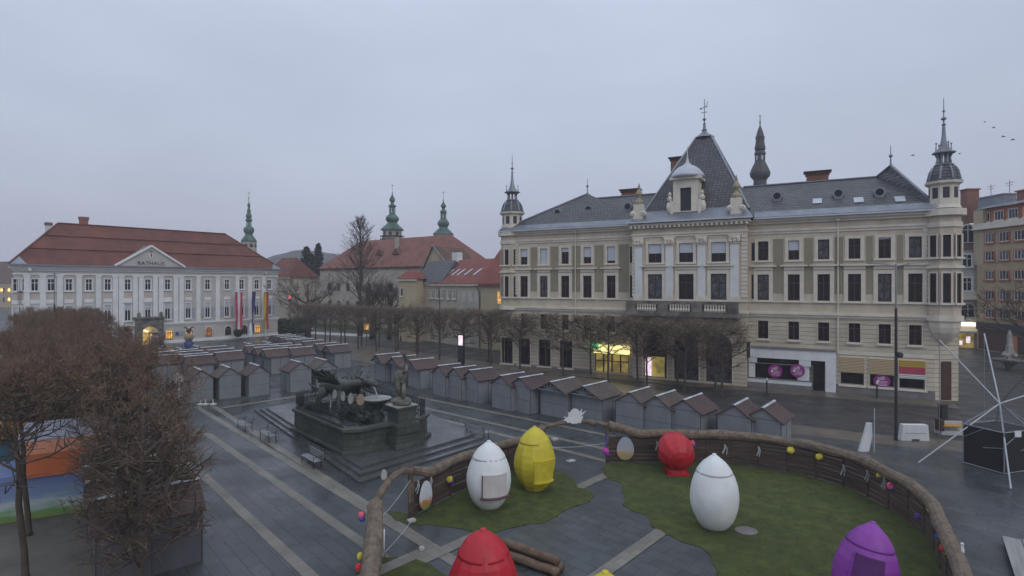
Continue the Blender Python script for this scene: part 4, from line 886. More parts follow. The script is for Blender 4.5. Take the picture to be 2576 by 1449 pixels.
m_ = MB(); m_.box(.2, F11.L, -.4, -.02, 3.4, 4.6); m_.mi = 1; m_.box(.4, F11.L, -.1, -.01, .2, 3.4); m_.mi = 2; m_.box(F11.fx(2549), F11.fx(2562), -.14, -.101, .3, 3.0); m_.build('shopfront', [M['ink'], M['woodred'], M['owall']], o11)
for X, w_, h_ in ((2432, 1.6, 4.2), (2500, 5.0, 2.2), (2576, 1.4, 2.2)):
    x = F11.fx(X, 3); c = MB(); c.box(x-w_/2, x+w_/2, 2.5, 4.5, zt-1.5, zt+h_); c.box(x-w_/2-.2, x+w_/2+.2, 2.3, 4.7, zt+h_, zt+h_+.2); c.build('chimney', M['brickch'] if w_ < 3 else M['zinc'], o11)
for X in (2493, 2540):
    x = F11.fx(X, 4); c = MB(); c.tube([(x,4,zt),(x,4,zt+4.6)], .05, 4); c.bar((x-.8,4,zt+4.2),(x+.8,4,zt+4.2),.06); c.bar((x-.5,4,zt+3.8),(x+.5,4,zt+3.8),.06); c.build('aerial', M['iron'], o11)
# ------------------------------------------------------------------ trees
def rv(rn, s=1.0): return Vector((rn.uniform(-s, s), rn.uniform(-s, s), rn.uniform(-s, s)))
def blade(mb, p, d, ln, wd, rn):
    a = d.cross(rv(rn)).normalized() * wd/2; q = p + d*ln
    mb.add([p-a, p+a, q], [(0,1,2)])
def pollard(seed, hx=2.2, hy=1.9, zb=2.6, zt=7.6, dens=1.0, nl=15, zd=4.8, low=.3, lr=1.0, nf=70, bl=(.2, .65), tm='twig', nb=7):
    rn = random.Random(seed); tr = MB(); cr = MB()
    bend = [Vector((0, 0, 0))]; lean = Vector((rn.uniform(-.06, .06), rn.uniform(-.06, .06), 0))
    for k in range(1, 8): bend.append(Vector((lean.x*k + rn.uniform(-.05,.05), lean.y*k + rn.uniform(-.05,.05), k*.92)))
    tr.tube([Vector((0,0,-.02))] + [bend[0]+Vector((0,0,.15))] + bend[1:], [k*lr for k in (.26,.2,.17,.165,.16,.14,.11,.08,.05)], 8)
    knobs = []
    for i in range(nl):
        z0 = zb - .1 + 4.1*(i/nl)**.9; base = bend[min(7, int(z0/.92))].copy(); base.z = z0
        an = i*2.4 + rn.uniform(-.5, .5); ex = hx*(.75+.3*rn.random())/max(abs(cos(an)), .55); ex = min(ex, hx*1.25)
        tip = Vector((cos(an)*min(ex, hx*1.1), sin(an)*hy*(.75+.3*rn.random()), min(zt-.3, max(zb+.2, z0 + rn.uniform(.1, 1.7)))))
        mid = base.lerp(tip, .5) + Vector((0, 0, -.15 + .25*rn.random())) + rv(rn, .2)
        m2 = base.lerp(tip, .8) + Vector((0, 0, -.1)) + rv(rn, .15)
        r0 = rn.uniform(.055, .095)*lr
        cr.mi = 1; cr.tube([base, mid, m2, tip], [r0, r0*.8, r0*.65, r0*.45], 5); knobs += [tip, m2]
        for j in range(nb):
            t = rn.uniform(.3, .95); s0 = base.lerp(mid, t*2) if t < .5 else mid.lerp(tip, t*2-1)
            d = (tip-base).normalized()*.4 + rv(rn, .9) + Vector((0, 0, .45)); d.normalize()
            e = s0 + d*rn.uniform(.5, 1.25); e.x = max(-hx, min(hx, e.x)); e.y = max(-hy, min(hy, e.y)); e.z = max(zb-.5, min(zt-.1, e.z))
            cr.tube([s0, s0.lerp(e, .5)+rv(rn, .1), e], [r0*.5, r0*.38, r0*.25], 4, cap=False); knobs.append(e)
            for w_ in range(3 if nb > 7 else 0):
                s1 = s0.lerp(e, rn.uniform(.4, 1)); e1 = s1 + ((e-s0).normalized()*.5 + rv(rn, .9) + Vector((0, 0, .3))).normalized()*rn.uniform(.3, .8); cr.tube([s1, s1.lerp(e1, .5)+rv(rn, .07), e1], [r0*.26, r0*.2, r0*.12], 3, cap=False)
    for k in range(int(nf*dens)):                     # shoots all over the clipped faces, top and sides
        f = rn.random()
        if f < .42: p = Vector((rn.uniform(-hx, hx), rn.uniform(-hy, hy), zt - rn.random()*.5))
        else:
            p = Vector((rn.uniform(-hx, hx), rn.uniform(-hy, hy), zb+.6 + (zt-zb-.6)*rn.random()**.6))
            if rn.random() < .5: p.x = hx*(1 if rn.random() < .5 else -1)*rn.uniform(.8, 1)
            else: p.y = hy*(1 if rn.random() < .5 else -1)*rn.uniform(.8, 1)
        knobs.append(p)
    cr.mi = 0
    cen = Vector((0, 0, (zb+zt)/2))
    for p in knobs:
        if noise.noise(p*.55 + Vector((seed, 0, 0))) < -.28: continue
        kd = 1.0 if p.z > zd + .5*noise.noise(p*.8) else low
        n = int(rn.uniform(34, 66)*dens*kd)
        for q in range(n):
            d = (p-cen).normalized()*.45 + rv(rn) + Vector((0, 0, .35)); d.normalize()
            blade(cr, p + rv(rn, .22), d, rn.uniform(*bl), rn.uniform(.014, .03), rn)
        for q in range(int(6*dens*kd)):                # last year's leaves and seed heads
            c = p + rv(rn, .38); u = rv(rn).normalized()*rn.uniform(.02, .05); v = u.cross(rv(rn)).normalized()*rn.uniform(.02, .04)
            cr.quad(c-u-v, c+u-v, c+u+v, c-u+v)
    return tr.mesh('trunk', M['bark'], True), cr.mesh('crown', [M[tm], M['bark']])
PV = [pollard(s, 2.4, 1.9, 2.0, 7.6, .9, 24, 5.3, .2, .8, 60, (.2, .65), 'twig', 9) for s in (3, 8, 14)] + [pollard(s, 2.6, 1.5, 2.7, 7.15, (.48), 26, 4.6, .5, .68, 24, (.12, .42), 'twigs') for s in (21, 34, 55)] + [pollard(77, 2.2, 1.8, 1.2, 7.2, .5, 28, 5.5, .25, .75, 40, (.2, .6), 'twig', 9), pollard(78, 2.3, 1.8, 3.4, 7.6, .95, 16, 6.0, .03, .6)]
def put_pollard(x, y, rz, v, label, group, sc=1.0):
    t = thing('pollarded_tree', label, 'tree', (x, y, 0), rz, group); t.scale = (sc, sc, sc)
    for nm, me in zip(('trunk', 'crown'), PV[v]): o = link(nm, me); o.parent = t
ORD = ['first','second','third','fourth','fifth','sixth','seventh','eighth','ninth','tenth','eleventh','twelfth','thirteenth','fourteenth','fifteenth','sixteenth','seventeenth','eighteenth','nineteenth','twentieth']
rn = random.Random(5)
ra = atan2(.764, -.645)
for row, ts_ in ((0, [-4.3] + [5.0*k for k in range(15)]), (1, [0, 4.6, 12.2] + [12.2+5.0*k for k in range(1, 12)])):      # two clipped rows on the left
    for k, t in enumerate(ts_):
        x, y = (-14.9 - .645*t - (.55 if k == 0 else 0), 22 + .764*t) if row == 0 else (-18.1 - .645*t, 20.4 + .764*t)
        put_pollard(x, y, ra + (pi if rn.random() < .5 else 0) + rn.uniform(-.1,.1), (6 if k < 2 else rn.randrange(3)) if row == 0 else (7 if k < 2 else rn.randrange(3)),
            f'bare clipped tree, {ORD[k]} from the near end of the ' + ('row beside the square' if row == 0 else 'row left of the alley'), 'clipped trees in the left alley', rn.uniform(.95, 1.03))
fd = Vector((.765, -.645)); fn = Vector((.645, .765))
Fx = [1885, 1770, 1648, 1531, 1417, 1308]
pts0 = []
for X in [1815, 1722, 1628, 1531, 1417, 1308]:
    m = (X-CX)/FOC; t = (m*54.2 - 18.9)/(-fd.x - m*fd.y*-1) if False else None
    # sighting line meets the planting line through (18.9, 54.2)
    t = (m*54.2 - 18.9) / (fd.x - m*fd.y); pts0.append(t)
t_end = pts0[-1]
ts = pts0 + [t_end - 5.0*(i+1) for i in range(11)]
for k, t in enumerate(ts):
    p = Vector((18.9, 54.2)) + fd*t
    put_pollard(p.x, p.y, atan2(fd.y, fd.x) + (pi if rn.random() < .5 else 0), 3 + rn.randrange(3), f'bare pollarded tree, {ORD[k]} from the palace end of the front street row', 'pollarded trees along the street', rn.uniform(.97, 1.03))
    p = p + fn*2.6 + fd*2.2
    if k: put_pollard(p.x, p.y, atan2(fd.y, fd.x) + (pi if rn.random() < .5 else 0), 3 + rn.randrange(3), f'bare pollarded tree, {ORD[k-1]} from the palace end of the rear street row', 'pollarded trees along the street', rn.uniform(.95, 1.02))
def grow(mb, tw, p, d, ln, r, lev, rn, up=.25, split=3, twn=10, tl=.9):
    n = 4; pts = [p]; rs = [r]; q = p.copy(); dd = d.copy()
    for i in range(n):
        dd = (dd + rv(rn, .16) + Vector((0, 0, up*.22))).normalized(); q = q + dd*(ln/n); pts.append(q.copy()); rs.append(r*(1-.5*(i+1)/n))
    mb.tube(pts, rs, 5 if lev > 1 else 4, cap=False)
    if lev <= 0:
        for k in range(twn):
            s = pts[rn.randrange(1, n+1)]; e = (dd*.7 + rv(rn) + Vector((0,0,up))).normalized(); blade(tw, s, e, rn.uniform(.5, 1.3)*tl, .05, rn)
        return
    for k in range(split):
        i = rn.randrange(2, n+1); e = (dd*.8 + rv(rn, .85) + Vector((0, 0, up))).normalized()
        grow(mb, tw, pts[i], e, ln*rn.uniform(.55, .8), rs[i]*.7, lev-1, rn, up, split, twn, tl)
    grow(mb, tw, q, dd, ln*.7, rs[-1]*.9, lev-1, rn, up, split, twn, tl)
def bare_tree(name, label, x, y, h, r, seed, kind, group=None, spread=1.0, levels=3):
    rn = random.Random(seed); a = MB(); b = MB(); t = thing(name, label, 'tree', (x, y, 0), 0, group)
    if kind == 'cone':
        tr = MB(); tr.tube([(rn.uniform(-.06,.06)*i, rn.uniform(-.06,.06)*i, h*i/8) for i in range(9)], [r*(1-.11*i) for i in range(9)], 8); tr.build('trunk', M['bark'], t, smooth=True)
        for k in range(90):
            z = h*(.28 + .7*(k/90)); an = k*2.4; L_ = (h*.2*spread)*(1 - max(0, (z/h-.3)/.7))**.75 + .35
            d = Vector((cos(an), sin(an), .7 + .4*rn.random())).normalized(); grow(a, b, Vector((0,0,z)), d, L_*rn.uniform(.8, 1.15), .07, 1, rn, .25, 3, 12, .75)
    else:
        tr = MB(); hb = h*(.25 if kind == 'wide' else .35); tr.tube([(0,0,0),(.1,0,hb*.5),(0,.1,hb),(.1,.1,h*.62)], [r*1.25, r, r*.85, r*.35], 8); tr.build('trunk', M['bark'], t, smooth=True)
        for k in range(9 if kind == 'wide' else 8):
            an = k*2.4 + rn.uniform(-.3,.3); el = rn.uniform(.25, .6) if kind == 'wide' else rn.uniform(.6, 1.2)
            z = hb*(.85 + .9*k/9); d = Vector((cos(an)*spread, sin(an)*spread, el)).normalized()
            grow(a, b, Vector((0,0,z)), d, h*.3*spread*rn.uniform(.8,1.1)*(1-.04*k), r*.45, levels, rn, .22, 2, 9, 1.0)
    m_ = MB(); m_.v = a.v + b.v; m_.f = a.f + [tuple(i+len(a.v) for i in f) for f in b.f]; m_.m = [1]*len(a.f) + [0]*len(b.f)
    m_.build('crown', [M['twig2'], M['bark']], t)
    return t
bare_tree('bare_tree', 'tall bare conical tree before the long red roof', -31.5, 114, 24.5, .55, 5, 'cone', None, 1.0)
bare_tree('bare_tree', 'wide spreading bare tree right of the town hall', -42.5, 114, 17.5, .5, 9, 'wide', None, 1.0, 3)
bare_tree('bare_tree', 'dark bushy bare tree just right of the conical tree', -27.5, 108, 12.5, .5, 12, 'up', None, .75, 3)
bare_tree('bare_tree', 'dark many-branched bare tree second right of the conical tree', -24.2, 108, 13, .42, 17, 'up', None, .7, 3)
bare_tree('bare_tree', 'crooked bare tree beside the ochre stair tower', -21.0, 104, 11, .28, 23, 'wide', None, .85, 2)
bare_tree('bare_tree', 'bare tree leaning in at the right edge before the tan block', 66.5, 69, 14, .32, 31, 'wide', None, 1.0, 3)
def conifer(label, x, y, h, w_, seed):
    rn = random.Random(seed); t = thing('conifer', label, 'tree', (x, y, 0), 0, 'conifers behind the roofs')
    tr = MB(); tr.tube([(0,0,0),(0,0,h)], [.35,.03], 6); tr.build('trunk', M['bark'], t); c = MB()
    for k in range(150):
        z = h*(.2 + .79*(k/150)); L_ = w_*(1-(z/h-.2)/.8)**.8*rn.uniform(.65, 1.15) + .15; an = k*2.39996
        d = Vector((cos(an), sin(an), rn.uniform(-.3, .15)))
        for q in range(16):
            p = Vector((0,0,z)) + d*L_*((q+1)/16) + rv(rn, .3); u = (d + rv(rn, .6)).normalized()*rn.uniform(.3,.55); v = u.cross(rv(rn)).normalized()*rn.uniform(.12,.22)
            c.quad(p-u-v, p+u-v, p+u*.9+v, p-u*.9+v)
    c.build('crown', M['conifer'], t)
conifer('broad dark conifer with twin tips behind the roofs', at(771,712,165).x, 165, 22, 5.2, 2)
conifer('lower dark conifer left of the taller pair', at(783,712,168).x, 168, 20, 4.6, 6)
conifer('slim dark conifer, rightmost and tallest behind the roofs', at(801,712,165).x, 165, 23, 3.4, 4)
def bush(name, label, cat, p, r, h, m, seed, n=900, leaf=.12, group=None, sy=1.0, stem=True, rz=0):
    rn = random.Random(seed); t = thing(name, label, cat, p, rz, group); c = MB()
    for k in range(n):
        d = rv(rn).normalized(); q = Vector((d.x*r, d.y*r*sy, h*.55 + d.z*h*.5))*rn.uniform(.72, 1); q.z = max(.05, q.z); q += rv(rn, r*.1)
        u = rv(rn).normalized()*leaf; v = u.cross(rv(rn)).normalized()*leaf*.7; c.quad(q-u-v, q+u-v, q+u+v, q-u+v)
    c.build('leaves', m, t)
    if stem:
        s = MB()
        for k in range(5): s.tube([(0,0,0), rv(rn, r*.3)+Vector((0,0,h*.3)), rv(rn, r*.6)+Vector((0,0,h*.6))], [.05,.04,.02], 4)
        s.build('stem', M['bark'], t)
    return t
M['leaf'] = mat('evergreen leaves', (.045,.07,.025), (.02,.032,.014), 1.2, .8)
bush('hedge', 'long dark hedge on the bank beyond the town hall, upper one', 'hedge', at(722, 781, 130)*1 - Vector((0,0,0)) if False else (-53, 134, .0), 5, 2.2, M['leaf'], 3, 2200, .2, 'hedges on the bank', .35, False, .6)
bush('hedge', 'long dark hedge on the bank beyond the town hall, lower one', 'hedge', (-48, 120, 0), 4.2, 1.8, M['leaf'], 4, 2200, .18, 'hedges on the bank', .35, False, .6)
p = R.O.to_3d() + R.d.to_3d()*rx(585) - R.n.to_3d()*2.5
bush('potted_shrub', 'green shrub in a terracotta tub before the town hall', 'plant', (p.x, p.y, .5), .75, 1.5, M['leaf'], 7, 500, .12)
# ------------------------------------------------------------------ market huts
M['hutgable'] = M['hutwall']
HC = {}
def hut_meshes(W, Ln, truss, wm='hutwall', rm='hutroof'):
    key = (W, Ln, truss, wm, rm)
    if key in HC: return HC[key]
    he, hr = 2.2, 2.95; ov = .18; y0 = .55 if truss else .12
    w_ = MB(); w_.xprism([(-W/2,0),(W/2,0),(W/2,he),(0,hr-.06),(-W/2,he)], y0, Ln-.12)
    if truss: w_.xprism([(-W/2,0),(-W/2+.001,0),(-W/2+.001,.001)], y0, y0+.001)
    d = w_; d.mi = 1
    for x in (-W/2, W/2): d.box(x-.02, x+.02, y0-.012, y0, .02, he)
    d.box(-W/2, W/2, y0-.011, y0, he-.02, he+.01); d.box(-W/2+.02, W/2-.02, y0-.006, y0, 1.08, 1.1)
    for sx in (-1, 1):
        x = sx*W/2
        for q in (0, .5, 1): yy = y0 + (Ln-.12-y0)*q; d.box(x-.012 if sx < 0 else x, x if sx < 0 else x+.012, yy-.02, yy+.02, .02, he)
    r_ = MB(); sl = (hr-he)/(W/2); t = .07; xo = W/2+ov
    for sx in (-1, 1):
        r_.xprism([(0,hr),(sx*xo,hr-sl*xo),(sx*xo,hr-sl*xo-t),(0,hr-t)] if sx > 0 else [(0,hr),(0,hr-t),(sx*xo,hr-sl*xo-t),(sx*xo,hr-sl*xo)], 0, Ln)
    c = MB(); c.xprism([(-.13,hr-.02),(0,hr+.05),(.13,hr-.02),(0,hr+.02)], -.03, Ln+.03)
    out = [('wall', w_.mesh('wall', [M[wm], M['hutdark']])), ('roof', r_.mesh('roof', M[rm])), ('ridge_cap', c.mesh('ridge_cap', M['ridge']))]
    if truss:
        g = MB(); a = .06
        g.bar((-W/2,.08,he+.02),(W/2,.08,he+.02),a,.1); g.bar((0,.08,he),(0,.08,hr-.1),a*1.3)
        for sx in (-1, 1): g.bar((0,.08,he+.05),(sx*W*.28,.08,he+.33),a); g.bar((0,.08,he+.05),(sx*W*.14,.08,hr-.3),a); g.bar((sx*W/2,.08,he-.02),(sx*W/2,y0,he-.3),a)
        out.append(('gable_truss', g.mesh('gable_truss', M['poleg'])))
    HC[key] = out; return out
def hut(apex, az, label, group, W=2.3, Ln=2.9, truss=False, wm='hutwall', rm='hutroof'):
    """apex: front end of the ridge on the ground plan; az: heading of the ridge"""
    t = thing('market_hut', label, 'market hut', (apex[0], apex[1], 0), az - pi/2, group)
    for nm, me in hut_meshes(W, Ln, truss, wm, rm): o = link(nm, me); o.parent = t
    return t
AV = atan2(.71, .70); AU = atan2(.73, -.68)
def row(pts, az, group, what, Ls=None, Ws=None, tr=(), rm='hutroof'):
    for i, (X, Y) in enumerate(pts):
        p = gp(X, Y, 2.98)
        n = len(pts)
        nm = ORD[i] if n > 1 else ''
        hut(p, az(i) if callable(az) else az, what.replace('#', nm), group, (Ws or [2.3]*n)[i], (Ls or [2.9]*n)[i], i in tr, 'hutwall', rm if isinstance(rm, str) else rm[i])
row([(945.3,891.3),(985.7,897.3),(1029.5,905)], atan2(.62,.78), 'market huts in the street row', 'grey hut with open gable truss, # of the far three behind the dragon', None, [2.6,2.6,2.6], (0,1,2))
row([(1101.7,918.8),(1140.4,924.8),(1180.8,930)], atan2(.64,.77), 'market huts in the street row', 'grey hut with flat gable, # of the joined three right of the statue', [2.6]*3, [2.35]*3, (), 'hutroof3')
row([(1258.2,943.7),(1305.5,948.9)], atan2(.68,.73), 'market huts in the street row', 'grey hut with flat gable, # of the joined pair behind the bench', [2.9]*2, [2.5]*2, (), 'hutroof3')
row([(1383.8,959.4),(1465.8,970.3)], atan2(.73,.68), 'market huts in the street row', 'larger grey hut with open gable truss, # of the pair behind the white cut-out', [3.3]*2, [3.0]*2, (0,1), 'hutroof2')
row([(1581.5,985.8),(1649,995),(1719,1004)], atan2(.74,.67), 'market huts in the street row', 'grey hut with pale gable lamp, # of the joined three behind the straw fence', [3.0]*3, [2.35]*3, (), ('hutroof2','hutroof2','hutroof'))
row([(1845.3,1017.6),(1917.3,1024.4)], atan2(.77,.64), 'market huts in the street row', 'grey hut, # of the pair at the street end of the row', [2.9]*2, [2.2]*2)
row([(508,930),(580,924),(653,919)], AU, 'market huts on the square', 'grey gabled hut, # of the front three facing the paved strips', [2.7]*3, [1.95]*3, (), ('hutroof','hutroof2','hutroof'))
row([(758,910.5),(822.7,905)], AU, 'market huts on the square', 'grey gabled hut, # of the pair right behind the dragon fountain', [2.7]*2, [2.2]*2, (), ('hutroof','hutroof2'))
row([(430.3,881.4),(440.7,885.5),(451.8,891.8),(462.9,896)], AV, 'market huts on the square', 'side-on hut, # from the back in the close stack of four beside the left trees', [2.9]*4, [1.5]*4)
row([(503.9,873.7),(522,880),(539.3,886.2)], AV, 'market huts on the square', 'side-on hut, # from the back in the middle three', [3.0]*3, [2.2]*3)
row([(617,869.5),(638.6,873.7),(660.9,878.6)], AV, 'market huts on the square', 'trussed hut, # from the back on the left side of the double block', [3.0]*3, [2.2]*3, (0,1,2))
row([(677.5,866.2),(700.5,870),(726.5,875)], AV, 'market huts on the square', 'plain hut, # from the back on the right side of the double block', [3.0]*3, [2.2]*3)
row([(683.1,842.5),(695.6,845.2),(704,848.7),(717.1,852.9),(735.9,854.3),(760.2,858.4),(792.8,864.7),(819.9,868.8)], AV, 'market huts on the square', 'trussed hut, # from the back in the long slanting row by the street trees', [3.0]*8, [2.4]*8, range(8), 'hutroof3')
row([(458,877),(501,872),(631.7,865),(680.3,861.9)], AU, 'market huts on the square', 'hut turned gable-on, # from the left of the back line before the town hall', [2.7]*4, [2.3]*4)
row([(344,874),(330,882),(360.6,888),(372.3,896)], AV, 'market huts on the square', 'hut beyond the left trees with pale ridge, # from the back', [3.2]*4, [2.0]*4)
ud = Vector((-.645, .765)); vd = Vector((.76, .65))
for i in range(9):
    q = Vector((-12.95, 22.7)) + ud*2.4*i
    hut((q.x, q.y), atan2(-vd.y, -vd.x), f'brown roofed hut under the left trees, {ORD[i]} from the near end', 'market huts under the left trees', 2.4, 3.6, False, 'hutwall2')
# ------------------------------------------------------------------ dragon fountain
FA = Vector((.69, -.73)); FB = Vector((.73, .69))       # long and short axis of the platform
frot = atan2(FA.y, FA.x)
P0 = gp(640, 1036); P1 = gp(910, 1222)
pl = thing('platform', 'wet grey stepped stone platform carrying the dragon fountain', 'platform', (0, 0, 0))
C0 = Vector((-8.3, 29.9)); C1 = Vector((-22.1, 47)); C2 = Vector((-1.4, 37.8)); C3 = C1 + (C2 - C0)*1.15
cen = (C0+C1+C2+C3)/4
for i, (sc_, z1) in enumerate(((1.0, .15), (.94, .30), (.88, .45))):
    m_ = MB(); z0 = (0, .15, .30)[i]; m_.prism([cen + (c-cen)*sc_ for c in (C0, C2, C3, C1)], z0 - .02*(i == 0), z1); m_.build('step', M['step'], pl)
BC = Vector((-10.9, 38.9))
ftn = thing('dragon_fountain', 'dark stone basin with dripping pool, rock plinth and iron railing', 'fountain', (BC.x, BC.y, .45), frot)
# local: x along FA, y to the back (away from camera)
hx, hy = 4.6, 3.1
oct_ = [(-hx,-hy+1),(-hx+1,-hy),(hx-.6,-hy),(hx,-hy+.8),(hx,hy-.8),(hx-.6,hy),(-hx+1,hy),(-hx,hy-1)]
ins = [(x*.9, y*.86) for x, y in oct_]
b = MB(); n = 8
for (z0, z1, o0) in ((0,.16,1.06),(.16,1.35,1.0),(1.35,1.52,1.04)):
    outp = [(x*o0, y*o0) for x, y in oct_]
    vs = [(*p, z0) for p in outp] + [(*p, z1) for p in outp] + [(*p, z1) for p in ins] + [(*p, z0) for p in ins]
    fs = []
    for i in range(n): j = (i+1) % n; fs += [(i,j,n+j,n+i),(n+i,n+j,2*n+j,2*n+i),(2*n+i,2*n+j,3*n+j,3*n+i)]
    b.add(vs, fs)
b.build('basin', M['stone'], ftn)
m_ = MB(); m_.add([(x, y, .95) for x, y in ins], [tuple(range(8))]); m_.build('pool', M['water'], ftn)
rl_ = MB()
for i in range(8):
    p, q = Vector((*oct_[i], 1.52)), Vector((*oct_[(i+1) % 8], 1.52)); L_ = (q-p).length; k = max(2, int(L_/.16))
    if i in (2, 3): continue
    for j in range(k):
        s = p.lerp(q, j/k)*.97; s.z = 1.52; hgt = 1.0 + (.18 if j % 3 == 0 else 0); rl_.tube([s, s + Vector((0,0,hgt))], .018, 4)
        if j % 2 == 0: rl_.tube([s+Vector((0,0,.3)), s+(q-p).normalized()*.1+Vector((0,0,.55)), s+Vector((0,0,.8))], .022, 4)
    for zz in (1.6, 2.05, 2.4): rl_.bar((p.x*.97,p.y*.97,zz),(q.x*.97,q.y*.97,zz),.04)
rl_.build('railing', M['iron'], ftn)
rk = MB(); rk.blob((.1, .2, 1.1), 1.0, 3, .35, 5, (2.3, 1.1, 1.05), 2.2); rk.blob((1.7, 0, 1.5), .8, 3, .35, 9, (1.1, 1.0, .9), 2.5); rk.blob((-1.6, .2, 1.2), .8, 3, .3, 2, (1.2, 1.0, .9), 2.5); rk.build('rock_plinth', M['bronze'], ftn)
bw = MB(); bw.lathe([(.4,.6),(.32,1.0),(.26,1.9),(.35,2.25),(.75,2.5),(1.0,2.66),(1.03,2.75),(.97,2.75)], 28, (2.4, .1)); bw.build('bowl', M['stone'], ftn, smooth=True)
m_ = MB(); m_.lathe([(.97,2.755),(.02,2.76)], 28, (2.4, .1)); m_.build('bowl_water', M['stonetop'], ftn)
jt = MB(); jt.tube([(2.0,.0,3.3+.2),(2.2,.05,3.4),(2.36,.08,3.1),(2.45,.1,2.76)], [.035,.04,.045,.055], 6); jt.tube([(-2.3,-.9,2.7),(-1.95,-1.1,2.6),(-1.6,-1.3,2.1),(-1.4,-1.45,.97)], [.05,.055,.05,.06], 6); jt.build('water_jet', M['spray'], ftn, smooth=True)
# winged dragon, head towards the statue
dr = thing('dragon_statue', 'dark winged stone dragon with open jaws on the fountain plinth', 'statue', (BC.x-1.25, BC.y+.1, 2.3), frot + .1); dr.scale = (1.22, 1.2, .88)
body = [(-3.6,.0,1.1),(-3.2,.35,.75),(-2.7,.4,.85),(-2.2,.2,1.15),(-1.6,0,1.35),(-.9,0,1.45),(-.1,0,1.5),(.6,0,1.55),(1.2,0,1.75),(1.7,.05,2.05),(2.15,.08,2.15),(2.5,.08,2.1)]
rads = [.05,.12,.18,.26,.4,.58,.68,.66,.52,.36,.32,.3]
m_ = MB(); m_.tube(body, rads, 14)
m_.tube([(2.35,.08,2.22),(2.75,.08,2.3),(3.15,.08,2.25),(3.45,.08,2.12)], [.32,.3,.2,.1], 10); m_.tube([(2.3,.08,1.92),(2.7,.08,1.72),(3.05,.08,1.62),(3.25,.08,1.62)], [.24,.2,.14,.06], 8)
for s_ in (-1, 1):
    m_.tube([(2.4,.08+s_*.15,2.4),(2.15,.08+s_*.3,2.7),(1.85,.08+s_*.38,2.8)], [.09,.06,.02], 6); m_.blob((2.75,.08+s_*.2,2.45), .11, 1, .1)
    m_.tube([(.75,s_*.5,1.35),(1.05,s_*.75,.95),(.95,s_*.8,.45),(1.3,s_*.85,.12)], [.34,.24,.17,.14], 8)
    m_.tube([(-1.0,s_*.45,1.2),(-.75,s_*.8,.85),(-1.15,s_*.85,.4),(-.8,s_*.9,.1)], [.4,.27,.17,.14], 8)
    for f_ in range(3):
        m_.tube([(1.25,s_*.85+.1*(f_-1),.12),(1.55,s_*.85+.18*(f_-1),.04)], [.07,.02], 5); m_.tube([(-.85,s_*.9+.1*(f_-1),.1),(-.55,s_*.9+.18*(f_-1),.03)], [.07,.02], 5)
for k in range(15):
    t = k/14; i = min(10, int(t*10)); p = Vector(body[i]).lerp(Vector(body[i+1]), t*10-i if t < 1 else 1); rr = rads[i]; m_.add([p+Vector((-.14,0,rr*.85)), p+Vector((.14,0,rr*.85)), p+Vector((-.08,.0,rr+.26)), p+Vector((0,.05,rr*.8))], [(0,1,2),(0,2,3),(1,3,2)])
m_.build('body', M['bronze'], dr, smooth=True)
tl = MB(); tl.tube([(-1.6,0,1.4),(-2.0,.1,2.0),(-1.7,.25,2.5),(-1.2,.2,2.55),(-1.05,.05,2.15),(-1.4,-.1,1.9),(-1.75,0,2.1)], [.34,.32,.27,.22,.17,.12,.04], 10); tl.build('tail', M['bronze'], dr, smooth=True)
for s_ in (-1, 1):
    wv = MB(); sh_ = Vector((.55, s_*.5, 1.95)); tips = [Vector((.75, s_*.95, 2.75)), Vector((0, s_*1.25, 3.15)), Vector((-.75, s_*1.3, 2.95)), Vector((-1.2, s_*1.15, 2.4)), Vector((-1.2, s_*.8, 1.8))]
    prev = None
    for t_ in tips:
        wv.tube([sh_, sh_.lerp(t_, .5)+Vector((0,s_*.12,.12)), t_], [.12,.08,.03], 6)
        if prev is not None:
            a_ = prev; b_ = t_; sag = (a_+b_)/2*.9 + sh_*.1
            wv.add([sh_, sh_.lerp(a_,.5)+Vector((0,s_*.1,.1)), a_, sag, b_, sh_.lerp(b_,.5)+Vector((0,s_*.1,.1))], [(0,1,3),(1,2,3),(3,4,5),(0,3,5)])
        prev = t_
    wv.build('wing', M['bronze'], dr, smooth=False)
# hero with club on a high pedestal
HP_ = Vector((-7.25, 36.0))
hp = thing('pedestal', 'tall square stone pedestal with moulded cap in front of the basin', 'pedestal', (HP_.x, HP_.y, .45), frot)
m_ = MB()
for (w_, z0, z1) in ((1.05,0,.75),(1.1,.75,.85),(.85,.85,1.5),(.66,1.5,2.35),(.74,2.35,2.45),(.82,2.45,2.55)): m_.box(-w_, w_, -w_, w_, z0, z1)
m_.build('block', M['stone'], hp); m_ = MB(); m_.box(-.78, .78, -.78, .78, 2.55, 2.6); m_.build('cap', M['stonetop'], hp)
hr_ = thing('hero_statue', 'weathered stone hero raising a club on the pedestal beside the bowl', 'statue', (HP_.x, HP_.y, 3.05), frot + pi)
m_ = MB(); m_.blob((0,0,.18), .6, 3, .3, 4, (1.15,1,.5), 2)
for s_ in (-1, 1): m_.tube([(s_*.22,.05,.3),(s_*.24,0,.85),(s_*.18,0,1.4)], [.13,.15,.2], 8); m_.blob((s_*.22,-.1,.32), .13, 1, .1, 1, (.8,1.5,.6))
m_.tube([(0,0,1.3),(0,0,1.6),(0,-.02,1.95),(0,0,2.2)], [.3,.27,.36,.18], 12); m_.tube([(0,0,2.15),(0,-.02,2.32)], .1, 8); m_.blob((0,-.03,2.45), .17, 2, .08, 3, (.9,1,1.15)); m_.blob((0,-.13,2.33), .11, 1, .2, 2)
m_.tube([(.3,0,2.08),(.55,.08,1.75),(.5,-.1,1.4)], [.13,.11,.08], 8); m_.blob((.5,-.12,1.33), .09, 1)
m_.tube([(-.3,0,2.1),(-.55,-.05,2.3),(-.42,-.12,2.65)], [.13,.11,.08], 8); m_.blob((-.41,-.13,2.72), .1, 1)
